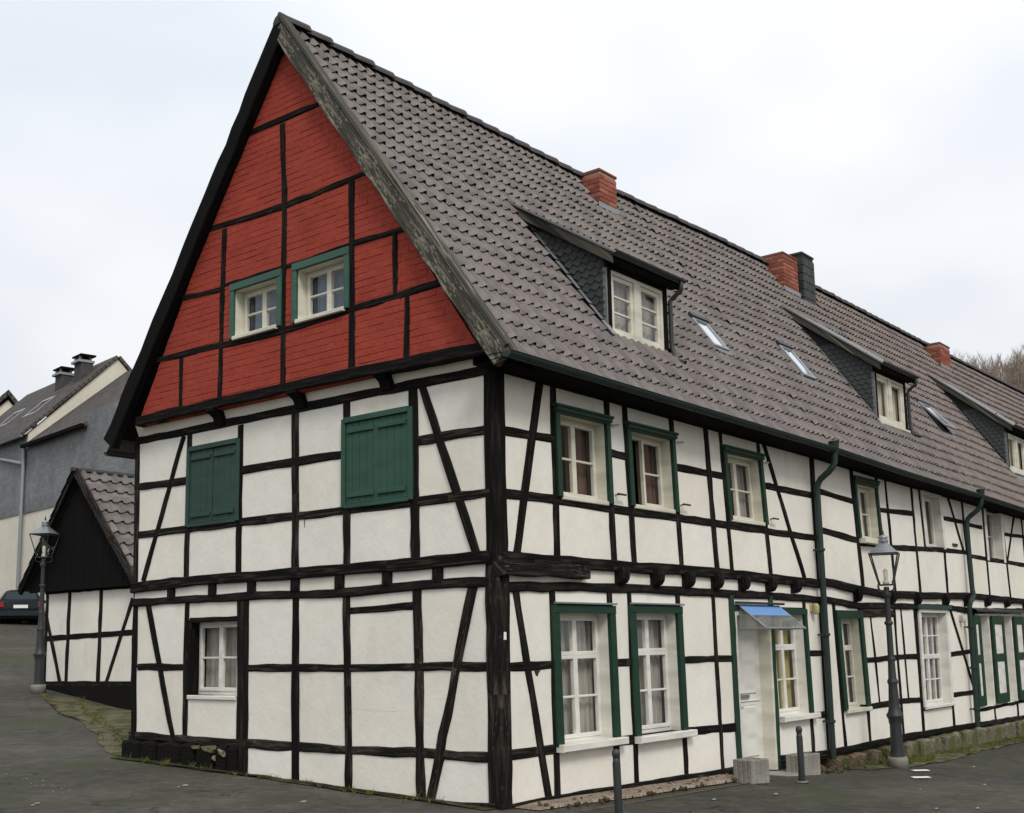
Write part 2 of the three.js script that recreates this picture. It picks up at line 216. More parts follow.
const GABLE_LOW = [
['beam',0.095,[6.033,2.229],[4.915,2.23],[3.573,2.225],[2.536,2.195],[2.028,2.203],[1.071,2.222],[0.094,2.223]],
['post',0.1,[5.999,2.226],[5.942,0.542]],
['post',0.09,[4.905,2.223],[4.898,0.579]],
['post',0.21,[3.835,2.218],[3.807,0.173]],
['post',0.12,[2.917,2.216],[2.893,0.128]],
['post',0.105,[2.098,2.214],[2.055,0.077]],
['post',0.12,[1.068,2.222],[1.023,0.087]],
['rail',0.085,[5.902,1.412],[4.942,1.417]],
['rail',0.085,[3.819,1.404],[2.071,1.401],[1.026,1.414],[0.06,1.408]],
['rail',0.1,[6.052,0.569],[4.829,0.566],[3.689,0.551],[2.5,0.557],[1.991,0.547],[1.101,0.564],[0.077,0.567]],
['rail',0.06,[4.845,1.98],[3.889,1.977]],
['rail',0.075,[2.074,2.003],[1.063,2.02]],
['brace',0.085,[5.726,2.203],[5.132,0.58]],
['brace',0.115,[0.312,2.207],[0.898,0.124]],
['sill_beam',0.07,[3.769,0.197],[2.049,0.093],[0.902,0.104],[0.062,0.102]],
];
const GABLE_RED = [
['tie_beam',0.12,[5.818,4.541],[2.962,4.543],[-0.06,4.494]],
['post',0.09,[3.067,7.758],[3.001,6.736],[3.006,4.552]],
['post',0.09,[4.122,6.717],[4.158,4.557]],
['post',0.1,[1.873,6.747],[1.872,4.544]],
['rail',0.085,[5.5,5.288],[2.991,5.225],[1.82,5.254],[0.42,5.281]],
['rail',0.075,[4.55,6.788],[3.018,6.728],[1.45,6.76]],
['rail',0.07,[3.85,7.836],[2.25,7.81]],
['rail',0.07,[5.05,6.014],[4.114,5.957]],
['rail',0.045,[4.115,5.997],[3.04,5.987]],
['rail',0.045,[2.952,5.971],[1.902,5.998]],
['rail',0.07,[1.839,5.996],[0.95,5.968]],
['post',0.075,[1.207,5.972],[1.21,5.291]],
['post',0.075,[1.039,5.255],[1.051,4.539]],
['post',0.07,[4.942,5.232],[4.931,4.555]],
];
const FRONT_UP = [
['post',0.1,[0.966,4.32],[0.975,2.456]],
['post',0.1,[1.954,4.32],[2.016,2.447]],
['post',0.1,[2.324,4.32],[2.421,2.463]],
['post',0.09,[3.334,4.32],[3.462,2.458]],
['post',0.11,[4.167,4.32],[4.322,2.465]],
['post',0.085,[4.544,4.32],[4.712,2.454]],
['post',0.085,[5.59,4.32],[5.793,2.438]],
['post',0.15,[7.292,4.32],[7.325,2.415]],
['rail',0.095,[0.06,3.081],[0.923,3.094],[2.067,3.08],[3.417,3.083],[5.682,3.072],[7.361,3.063]],
['rail',0.09,[0.076,3.706],[0.965,3.73]],
['rail',0.09,[1.99,3.706],[2.346,3.701]],
['rail',0.09,[3.39,3.7],[4.553,3.7]],
['rail',0.09,[5.68,3.691],[7.308,3.687]],
['brace',0.115,[0.732,4.288],[0.291,2.436]],
['brace',0.09,[5.757,4.291],[6.86,2.416]],
['jetty_beam',0.125,[0.044,2.459],[0.898,2.453],[1.934,2.444],[3.346,2.453],[4.209,2.455],[5.698,2.428],[7.409,2.403]],
];
const FRONT_LOW = [
['beam',0.1,[0.037,2.17],[1.506,2.204],[3.369,2.212],[4.187,2.201],[5.673,2.201],[7.377,2.171]],
['post',0.1,[0.869,2.187],[0.88,0.105]],
['post',0.1,[1.902,2.204],[1.971,0.068]],
['post',0.085,[2.289,2.214],[2.327,0.073]],
['post',0.085,[3.335,2.217],[3.378,0.044]],
['post',0.08,[4.175,2.213],[4.239,0.03]],
['door_post',0.1,[4.629,2.186],[4.652,0.088]],
['door_post',0.1,[5.716,2.195],[5.72,-0.096]],
['post',0.085,[6.759,2.188],[6.812,0.017]],
['post',0.16,[7.333,2.199],[7.347,0.001]],
['rail',0.085,[0.017,1.404],[0.824,1.408]],
['rail',0.085,[1.935,1.4],[2.289,1.399]],
['rail',0.08,[3.38,1.397],[4.597,1.395]],
['rail',0.08,[6.776,1.413],[7.341,1.417]],
['rail',0.1,[-0.004,0.584],[0.859,0.58]],
['rail',0.1,[1.965,0.571],[2.358,0.569]],
['rail',0.1,[3.407,0.579],[4.645,0.55]],
['rail',0.09,[6.827,0.565],[7.357,0.556]],
['brace',0.1,[0.271,2.181],[0.745,0.072]],
['sill_beam',0.095,[-0.017,0.086],[0.906,0.088],[3.209,0.055],[4.594,0.027]],
['sill_beam',0.095,[5.75,0.067],[7.383,0.018]],
];
const B_UP = [
['post',0.12,[8.714,4.29],[8.924,2.307]],
['post',0.08,[10.114,4.29],[10.266,2.304]],
['post',0.08,[11.293,4.29],[11.407,2.311]],
['post',0.07,[11.667,4.29],[11.789,3.12]],
['post',0.085,[12.766,4.29],[12.791,2.267]],
['post',0.09,[13.939,4.29],[14.105,2.366]],
['rail',0.09,[7.457,3.77],[8.714,3.722]],
['rail',0.1,[7.449,3.2],[8.834,3.116]],
['rail',0.085,[8.867,3.081],[10.368,3.088],[12.818,3.176],[14.046,3.178]],
['rail',0.08,[9.693,3.667],[11.297,3.728]],
['rail',0.07,[12.785,3.761],[14.067,3.766]],
['brace',0.065,[13.066,4.315],[13.87,3.17]],
['jetty_beam',0.12,[7.312,2.451],[8.543,2.367],[9.628,2.302],[11.399,2.318],[14.147,2.371]],
];
const B_LOW = [
['beam',0.1,[7.447,2.18],[8.674,2.103],[10.273,2.125],[12.645,2.134],[14.193,2.075]],
['post',0.09,[7.755,2.134],[7.901,-0.002]],
['post',0.09,[8.71,2.088],[8.83,-0.003]],
['post',0.045,[9.127,2.016],[9.293,0.583]],
['post',0.075,[10.135,2.107],[10.198,0.002]],
['post',0.05,[10.434,2.111],[10.511,0.586]],
['post',0.09,[11.066,2.119],[11.109,0.034]],
['post',0.09,[12.642,2.122],[12.611,0]],
['post',0.11,[14.163,2.122],[13.996,-0.055]],
['rail',0.085,[8.736,1.278],[10.089,1.301],[11.126,1.297]],
['rail',0.085,[12.673,1.299],[14.074,1.341]],
['rail',0.09,[8.738,0.574],[10.177,0.596],[11.078,0.583]],
['rail',0.05,[11.14,0.419],[12.636,0.42]],
['rail',0.09,[12.672,0.58],[14.009,0.594]],
['brace',0.07,[12.829,2.124],[13.891,0.588]],
['sill_beam',0.09,[7.418,0.023],[8.842,0.026],[10.203,0.033],[12.598,0.015],[14.038,-0.003]],
];
const C_UP = [
['post',0.08,[15.185,4.309],[15.247,2.233]],
['post',0.08,[16.418,4.268],[16.625,2.253]],
['post',0.08,[17.858,4.275],[17.934,2.231]],
['post',0.08,[19.533,4.244],[19.547,2.208]],
['rail',0.085,[14.178,3.737],[15.085,3.729]],
['rail',0.085,[14.152,3.13],[15.271,3.119],[17.779,3.103],[19.834,3.096]],
['rail',0.07,[16.49,3.694],[17.96,3.721],[19.709,3.752]],
['brace',0.06,[17.414,4.263],[16.612,3.159]],
['jetty_beam',0.115,[14.145,2.363],[17.551,2.32],[19.576,2.298]],
];
const C_LOW = [
['beam',0.1,[14.196,2.085],[17.495,2.13],[19.529,2.152]],
['post',0.07,[14.981,0.258],[15.001,-0.026]],
['post',0.07,[16.465,0.28],[16.472,-0.057]],
['post',0.07,[17.995,0.31],[18.025,-0.087]],
['rail',0.06,[14.04,0.243],[16.463,0.274],[18.931,0.3]],
['sill_beam',0.09,[13.978,-0.008],[16.862,-0.04],[18.812,-0.069]],
];

// ---------------------------------------------------------------- half-timbered walls
function splitPoly(P, a, b) { const side = (p) => (b[0] - a[0]) * (p[1] - a[1]) - (b[1] - a[1]) * (p[0] - a[0]), A = [], B = [], X = []; P.forEach((p, i) => { const q = P[(i + 1) % P.length], s = side(p), t = side(q); if (s >= 0) A.push(p); if (s <= 0) B.push(p); if (s * t < 0) { const k = s / (s - t), m = [lerp(p[0], q[0], k), lerp(p[1], q[1], k)]; A.push(m); B.push(m); X.push(m); } else if (s === 0) X.push(p); }); return { A, B, X }; }
function localLine(pts, P) { if (pts.length === 2) return pts; const e = pts[pts.length - 1], k = Math.abs(e[0] - pts[0][0]) > Math.abs(e[1] - pts[0][1]) ? 0 : 1, tab = pts.map((p) => [p[k], p[1 - k]]).sort((x, y) => x[0] - y[0]), lo = Math.max(tab[0][0], Math.min(...P.map((p) => p[k]))), hi = Math.min(tab[tab.length - 1][0], Math.max(...P.map((p) => p[k]))); if (hi - lo < 1e-3) return null; const f = (t) => (k ? [interp(tab, t), t] : [t, interp(tab, t)]); return [f(lo), f(hi)]; }
function cells(regions, lines) {
  let R = regions.map((P) => (area(P) < 0 ? P.slice().reverse() : P));
  for (const pts of [...lines, ...lines]) { const out = []; for (const P of R) { const l = localLine(pts, P); let ok = false; if (l) { const { A, B, X } = splitPoly(P, l[0], l[1]); if (X.length === 2 && area(A) > 0.002 && area(B) > 0.002) { const dx = l[1][0] - l[0][0], dy = l[1][1] - l[0][1], q = dx * dx + dy * dy, t = X.map((p) => ((p[0] - l[0][0]) * dx + (p[1] - l[0][1]) * dy) / q).sort((x, y) => x - y), lap = Math.min(t[1], 1.02) - Math.max(t[0], -0.02); if (lap > 0.6 * (t[1] - t[0])) { out.push(A, B); ok = true; } } } if (!ok) out.push(P); } R = out; }
  return R;
}
const inside = (P, p) => P.every((a, i) => { const b = P[(i + 1) % P.length]; return (b[0] - a[0]) * (p[1] - a[1]) - (b[1] - a[1]) * (p[0] - a[0]) >= 0; });
const OUT = { wall_plate: 0.02, post: 0.014, rail: 0.011, brace: 0.017, jetty_beam: 0.045, beam: 0.025, sill_beam: 0.03, tie_beam: 0.05, door_post: 0.03, corner_post: 0.03 };
function timberWall(parent, fr, timbers, regions, { holes = [], cuts = [], worn = () => false, tone = 1 } = {}) {
  for (const [kind, w, ...pts] of timbers) { const n = pts.length - 1, wn = worn(pts[0], pts[n], kind); part(parent, kind, beam(fr, pts, w, -0.09, OUT[kind] ?? 0.014, wn ? 1.5 : 1), kind === 'door_post' ? M.green : wn ? M.worn : hsh(beamSeed, 3) > 0.45 ? M.timber : M.timberB); }
  const rank = { post: 0, door_post: 0, wall_plate: 1, tie_beam: 1, beam: 1, jetty_beam: 1, sill_beam: 1, rail: 2, brace: 4 };
  const lines = timbers.map(([k, , ...p]) => [rank[k] ?? 1, p]).concat(cuts.map((p) => [Math.abs(p[0][0] - p[1][0]) > Math.abs(p[0][1] - p[1][1]) ? 3 : 0, p])).sort((a, b) => a[0] - b[0]).map((x) => x[1]);
  const rand = rng(Math.round(tone * 977)); const kept = [];
  for (const P of cells(regions, lines)) { if (holes.some((h) => inside(P, h))) continue; kept.push(P); part(parent, 'plaster_panel', prism(fr, P, -0.1 + 0.004 * rand(), -0.001 - 0.006 * rand(), 0.003), M.plaster[Math.floor(rand() * 5)]); }
  return kept;
}
// ---------------------------------------------------------------- windows
function addWindow(parent, fr, o) {
  const { u0, u1, v0, v1, jw = 0.1, hw = jw, bw = 0, proud = 0.04, rec = 0.125, sashes, sur = M.green, frame = M.white, curtain = M.net, sill, cap, fw = 0.045, name = 'window', side = [1, 1] } = o;
  const g = sub(parent, name), a = u0 + jw, b = u1 - jw, c = v0 + bw, d = v1 - hw, S = [];
  if (jw > 0) { if (side[0]) S.push(bx(fr, u0, a, v0, v1 - hw, -0.001, proud)); if (side[1]) S.push(bx(fr, b, u1, v0, v1 - hw, -0.001, proud)); S.push(bx(fr, u0, u1, v1 - hw, v1, -0.001, proud + 0.006)); if (bw) S.push(bx(fr, a, b, v0, v0 + bw, -0.001, proud - 0.004)); part(g, 'surround', S, sur); }
  if (cap) part(g, 'head_moulding', [bx(fr, u0 - 0.03, u1 + 0.03, v1, v1 + 0.028, -0.04, proud + 0.035), bx(fr, u0 - 0.01, u1 + 0.01, v1 - 0.045, v1 - 0.002, 0, proud + 0.025)], sur);
  const D = -rec - 0.06, R = jw > 0 ? -0.002 : -0.012;
  part(g, 'reveal', [bx(fr, a - 0.02, a, c, d, D, R, 0.002), bx(fr, b, b + 0.02, c, d, D, R, 0.002), bx(fr, a - 0.02, b + 0.02, d, d + 0.02, D, R, 0.002), bx(fr, a - 0.02, b + 0.02, c - 0.02, c, D, R, 0.002)], frame);
  part(g, 'window_frame', [bx(fr, a + 0.001, a + fw, c, d, -rec - 0.05, -rec), bx(fr, b - fw, b - 0.001, c, d, -rec - 0.05, -rec), bx(fr, a + fw, b - fw, d - fw, d, -rec - 0.05, -rec + 0.001), bx(fr, a + fw, b - fw, c, c + fw * 1.2, -rec - 0.05, -rec + 0.001)], frame);
  const A = a + fw * 0.8, B = b - fw * 0.8, C = c + fw, E = d - fw * 0.8;
  for (const [x0, x1, y0, y1, nc, nr, open = 0] of sashes) {
    const p0 = lerp(A, B, x0), p1 = lerp(A, B, x1), q0 = lerp(C, E, y0), q1 = lerp(C, E, y1), s = 0.036, dd = -rec + 0.012;
    const h = open > 0 ? p0 : p1, f2 = open ? mk((u, v, w) => { const k = u - h, an = Math.abs(open); return fr(h + k * Math.cos(an) + (w - dd) * Math.sin(an) * Math.sign(open), v, dd + (w - dd) * Math.cos(an) - Math.abs(k) * Math.sin(an)); }, fr.flip) : fr;
    const bars = [bx(f2, p0, p0 + s, q0, q1, dd - 0.045, dd), bx(f2, p1 - s, p1, q0, q1, dd - 0.045, dd), bx(f2, p0 + s, p1 - s, q0, q0 + s * 1.2, dd - 0.045, dd - 0.001), bx(f2, p0 + s, p1 - s, q1 - s, q1, dd - 0.045, dd - 0.001)];
    for (let k = 1; k < nc; k++) { const x = lerp(p0, p1, k / nc); bars.push(bx(f2, x - 0.011, x + 0.011, q0 + s, q1 - s, dd - 0.035, dd - 0.006)); }
    for (let k = 1; k < nr; k++) { const y = lerp(q0, q1, k / nr); bars.push(bx(f2, p0 + s, p1 - s, y - 0.012, y + 0.012, dd - 0.035, dd - 0.008)); }
    part(g, 'casement', bars, frame);
    for (let i = 0; i < nc; i++) for (let j = 0; j < nr; j++) { const x = [lerp(p0 + s, p1 - s, i / nc), lerp(p0 + s, p1 - s, (i + 1) / nc)], y = [lerp(q0 + s, q1 - s, j / nr), lerp(q0 + s, q1 - s, (j + 1) / nr)], t = new Tri(f2), e = dd - 0.02; t.quad([x[0], y[0], e], [x[1], y[0], e], [x[1], y[1], e], [x[0], y[1], e]); part(g, 'pane', t.done(), M.glass); }
  }
  if (curtain) for (const [k0, k1] of o.drape ?? [[0.02, 0.98]]) { const t = new Tri(fr), n = Math.ceil((k1 - k0) * (b - a) / 0.018), e = -rec - 0.12, x = (i) => lerp(a, b, lerp(k0, k1, i / n)), z = (i) => e + 0.016 * Math.sin(i * 1.15 + u0 * 9) + 0.012 * vn(i * 0.5, u0 * 7, 0, 3); for (let i = 0; i < n; i++) t.quad([x(i), c + 0.01, z(i)], [x(i + 1), c + 0.01, z(i + 1)], [x(i + 1), d, z(i + 1)], [x(i), d, z(i)]); part(g, 'curtain', t.done(), curtain); }
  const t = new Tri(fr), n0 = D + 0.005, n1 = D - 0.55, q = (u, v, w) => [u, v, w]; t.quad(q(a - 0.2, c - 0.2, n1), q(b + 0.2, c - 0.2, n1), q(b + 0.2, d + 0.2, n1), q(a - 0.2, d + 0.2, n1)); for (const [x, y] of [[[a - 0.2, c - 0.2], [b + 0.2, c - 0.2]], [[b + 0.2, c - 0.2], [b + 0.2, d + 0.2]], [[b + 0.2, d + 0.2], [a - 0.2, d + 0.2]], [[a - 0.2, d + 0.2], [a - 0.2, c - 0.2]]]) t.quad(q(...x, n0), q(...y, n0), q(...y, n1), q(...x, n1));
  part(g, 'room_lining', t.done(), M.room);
  if (sill) part(g, 'sill', bx(fr, sill[0], sill[1], sill[2] - (sill[4] ?? 0.07), sill[2], -rec + 0.002, sill[3], 0.008), frame);
  return g;
}
const TWO = [[0, 0.5, 0, 1, 1, 2], [0.5, 1, 0, 1, 1, 2]];
const FOUR = [[0, 0.5, 0, 0.68, 1, 2], [0.5, 1, 0, 0.68, 1, 2], [0, 0.5, 0.68, 1, 1, 1], [0.5, 1, 0.68, 1, 1, 1]];
function addShutter(parent, fr, u0, u1, v0, v1, leaves, n, mat, d0 = 0.0) { // closed board shutter
  const g = sub(parent, 'shutter'), w = (u1 - u0) / leaves;
  part(g, 'shutter_frame', [bx(fr, u0 - 0.03, u0 + 0.03, v0, v1, -0.06, d0 + 0.03), bx(fr, u1 - 0.03, u1 + 0.03, v0, v1, -0.06, d0 + 0.03), bx(fr, u0 + 0.03, u1 - 0.03, v1 - 0.05, v1 + 0.012, -0.06, d0 + 0.04), bx(fr, u0 + 0.03, u1 - 0.03, v0 - 0.012, v0 + 0.03, -0.06, d0 + 0.034)], mat);
  const a = u0 + 0.034, b = u1 - 0.034, N = n * leaves;
  for (let i = 0; i < N; i++) { const gap = i && i % n === 0 ? 0.007 : 0.002, x0 = lerp(a, b, i / N) + gap, x1 = lerp(a, b, (i + 1) / N) - ((i + 1) % n === 0 && i < N - 1 ? 0.007 : 0.002); part(g, 'board', bx(fr, x0, x1, v0 + 0.034, v1 - 0.054, -0.05, d0 + 0.012 + 0.004 * hsh(i, N, 2), 0.004), mat); }
  for (let l = 0; l < 2; l++) for (const y of [v0 + 0.1, v1 - 0.17]) part(g, 'batten', bx(fr, lerp(a, b, l / 2) + 0.035, lerp(a, b, (l + 1) / 2) - 0.035, y, y + 0.05, d0 + 0.012, d0 + 0.036, 0.006), mat);
  return g;
}
// ---------------------------------------------------------------- roofs
const RA = Math.atan2(4.61, 3.35), RC = Math.cos(RA), RS = Math.sin(RA), RL = 5.70;          // pitch of the row's roof, length of its slope
const EAVE = [[-1, 4.385], [4, 4.355], [7.2, 4.335], [10, 4.275], [14, 4.235], [17, 4.19], [31, 4.08]];
const RIDGE = [[-0.5, 9.02], [0.5, 8.97], [2.5, 8.93], [6, 8.93], [10, 9.07], [13, 9.12], [23, 9.18], [31, 9.28]];
const roofAt = (x, v, out = 0) => { const e = interp(EAVE, x), r = interp(RIDGE, x), t = v / RL, bow = -0.02 * Math.sin(Math.PI * clamp(t, 0, 1)) + 0.018 * (vn(x * 0.6 + 20, v * 0.7, 0, 77) - 0.5); return V(x, lerp(e, r, t) + RC * (out + bow), 0.32 - v * RC + RS * (out + bow)); };
const TW = 0.1557, TE = 0.275;                                                                // tile width and the length that shows
const tileCols = [[0.23, 0.198, 0.183], [0.221, 0.19, 0.177], [0.239, 0.205, 0.188], [0.21, 0.18, 0.169], [0.25, 0.214, 0.194], [0.193, 0.165, 0.155]];
function tileGeo(w, len, color, k = 1) { // an S-tile: flat pan and raised roll; local x across, y up the slope, z out
  const xs = [0, 0.07, 0.34, 0.5, 0.6, 0.72, 0.84, 0.94, 1.04], hs = [0.012, 0.003, 0, 0.004, 0.018, 0.034, 0.036, 0.024, 0.004].map((h) => h * k), p = [], t = [], c = [];
  const put = (x, y, z) => { p.push(x, y, z); t.push(x * 3 + color[0] * 90, y * 2 + color[1] * 130); c.push(...color); }, q = (a, b, d, e) => { for (const s of [a, b, d, a, d, e]) put(...s); };
  const lo = 0.026 * k, hi = -0.004;
  for (let i = 0; i < 8; i++) { const a = xs[i] * w, b = xs[i + 1] * w, A = hs[i], B = hs[i + 1], E = A * 1.22, G = B * 1.22, th = (h) => (h > 0.01 * k ? 0.007 : 0.024 * k); q([a, 0, E + lo], [b, 0, G + lo], [b, len, B * 0.9 + hi], [a, len, A * 0.9 + hi]); q([a, 0, E + lo - th(A)], [b, 0, G + lo - th(B)], [b, 0, G + lo], [a, 0, E + lo]); }
  const g = geo(p, t); g.setAttribute('color', new THREE.Float32BufferAttribute(c, 3)); return g;
}
const TILES = tileCols.map((c) => tileGeo(TW, TE + 0.05, c));
const tiltX = new THREE.Matrix4().makeRotationX(-(Math.PI / 2 - RA));
function tileField(parent, root, x0, x1, skip, singles, tint = [1, 1, 1]) {
  const b = baseOf.get(root), all = []; let n = 0; const rand = rng(Math.round(x0 * 100) + 5);
  const cols = Math.round((x1 - x0) / TW), rows = Math.ceil(RL / TE) - 1;
  for (let r = 0; r <= rows; r++) for (let c = 0; c < cols; c++) {
    const x = x0 + c * TW, v = -0.05 + r * TE, k = clamp(Math.floor((0.62 * rand() + 0.75 * (fbm(x * 1.1 + 30, v * 1.6 + 7, 0, 3, 19) - 0.22)) * 6), 0, 5), j = [rand(), rand(), rand()]; if (v > RL - 0.08 || skip(x + TW / 2, v + TE / 2)) continue;
    const P = roofAt(x, v, 0.012 + 0.010 * (j[0] - 0.5)), e = (j[1] - 0.5) * 0.035, m = new THREE.Matrix4().makeTranslation(P.x + (j[2] - 0.5) * 0.005, P.y, P.z).multiply(tiltX).multiply(new THREE.Matrix4().makeRotationZ(e * 0.7));
    if (singles(x, v)) { const t = new THREE.Mesh(TILES[k], M.tile); t.name = 'roof_tile'; t.applyMatrix4(m); t.position.sub(b); parent.add(t); n++; } else { const g = TILES[k].clone(); if (tint[0] !== 1 || tint[1] !== 1) { const a = g.attributes.color.array; for (let i = 0; i < a.length; i++) a[i] *= tint[i % 3]; } all.push(g.applyMatrix4(m)); }
  }
  if (all.length) part(parent, 'tile_field', mergeGeometries(all), M.tile).userData.kind = 'stuff';
  return n;
}
function ridgeTiles(parent, root, x0, x1) { const b = baseOf.get(root); const g = new THREE.CylinderGeometry(0.115, 0.13, 0.40, 10, 1, false, -Math.PI / 2, Math.PI).toNonIndexed(); const col = new Float32Array(g.attributes.position.count * 3); for (let i = 0; i < col.length; i += 3) { col[i] = 0.085; col[i + 1] = 0.076; col[i + 2] = 0.074; } g.setAttribute('color', new THREE.BufferAttribute(col, 3)); g.rotateZ(Math.PI / 2); g.rotateX(-Math.PI / 2); let i = 0; for (let x = x0; x < x1 - 0.1; x += 0.36, i++) { const m = new THREE.Mesh(g, M.tile); m.name = 'ridge_tile'; m.position.set(x + 0.19, interp(RIDGE, x + 0.19) + 0.0 + 0.012 * (hsh(i, 5) - 0.5), -3.03).sub(b); m.rotation.z = (hsh(i, 9) - 0.5) * 0.04 + 0.02; parent.add(m); } }
function roofBase(parent, x0, x1) { // boards under the tiles, front and rear slope
  const p = [], t = [], n = Math.max(2, Math.round((x1 - x0) / 1.2)); const q = (a, b, c, d) => { for (const s of [a, b, c, a, c, d]) { p.push(s.x, s.y, s.z); t.push(s.x, s.y); } };
  for (let i = 0; i < n; i++) { const a = lerp(x0, x1, i / n), b = lerp(x0, x1, (i + 1) / n); for (const o of [-0.03, -0.09]) for (let k = 0; k < 6; k++) q(roofAt(a, RL * k / 6, o), roofAt(b, RL * k / 6, o), roofAt(b, RL * (k + 1) / 6, o), roofAt(a, RL * (k + 1) / 6, o)); }
  return part(parent, 'roof_boards', geo(p, t), M.under);
}
function rearSlope(parent, x0, x1) { const p = [], t = [], n = Math.max(2, Math.round((x1 - x0) / TW / 2)), q = (a, b, c, d) => { for (const s of [a, b, c, a, c, d]) { p.push(...s); t.push(s[0], s[1]); } }; const at = (x, v, o) => { const k = interp(RIDGE, x); return [x, lerp(k, 4.16, v) + o * RC, lerp(-3.03, -6.42, v) - o * RS]; }; for (let r = 0; r < 20; r++) for (let i = 0; i < n; i++) { const a = lerp(x0, x1, i / n), b = lerp(x0, x1, (i + 1) / n); q(at(b, r / 20, 0), at(a, r / 20, 0), at(a, (r + 1) / 20, 0.04), at(b, (r + 1) / 20, 0.04)); q(at(b, (r + 1) / 20, 0.04), at(a, (r + 1) / 20, 0.04), at(a, (r + 1) / 20, 0), at(b, (r + 1) / 20, 0)); } const g = geo(p, t), c = new Float32Array(p.length); for (let i = 0; i < c.length; i += 3) { c[i] = 0.15; c[i + 1] = 0.13; c[i + 2] = 0.124; } g.setAttribute('color', new THREE.BufferAttribute(c, 3)); return part(parent, 'rear_slope', g, M.tile); }
const halfPipe = (r, th = 0.006, n = 8) => { const P = []; for (let i = 0; i <= n; i++) { const a = Math.PI * i / n; P.push([-r * Math.cos(a), -r * Math.sin(a)]); } for (let i = n; i >= 0; i--) { const a = Math.PI * i / n; P.push([-(r - th) * Math.cos(a), -(r - th) * Math.sin(a)]); } return P; };
function tubeStrip(fr, P, u0, u1, n, off) { const b = new Tri(fr), m = P.length; for (let k = 0; k < n; k++) { const a = lerp(u0, u1, k / n), c = lerp(u0, u1, (k + 1) / n), oa = off(a), oc = off(c); for (let i = 0; i < m; i++) { const p = P[i], q = P[(i + 1) % m]; b.quad([a, p[1] + oa, p[0], a, i * 0.02], [c, p[1] + oc, p[0], c, i * 0.02], [c, q[1] + oc, q[0], c, i * 0.02], [a, q[1] + oa, q[0], a, i * 0.02]); } } return b.done(); }
function gutter(parent, x0, x1) {
  const off = (x) => interp(EAVE, x) - 0.01, fr = FRONT(0.40), n = Math.round((x1 - x0) * 2), P = halfPipe(0.06);
  part(parent, 'gutter', [tubeStrip(fr, P, x0, x1, n, off), tubeStrip(FRONT(0.46), [[0, 0.008], [0.008, 0], [0, -0.008], [-0.008, 0]], x0, x1, n, off), ...[x0, x1].map((x) => prism(mk((u, v, d) => [x + d, off(x) + v, 0.40 + u]), P.slice(0, 9), 0, 0.004, 0))], M.greenPipe);
  for (let x = x0 + 0.3; x < x1; x += 0.8) part(parent, 'gutter_bracket', tubeStrip(fr, halfPipe(0.065, 0.005), x, x + 0.025, 1, off), M.greenPipe);
  part(parent, 'eave_soffit', [tubeStrip(FRONT(0), [[-0.02, -0.075], [0.0, -0.075], [0.31, -0.045], [0.33, -0.045], [0.33, 0.0], [-0.02, 0.0]], x0, x1, n, off)], M.black);
}
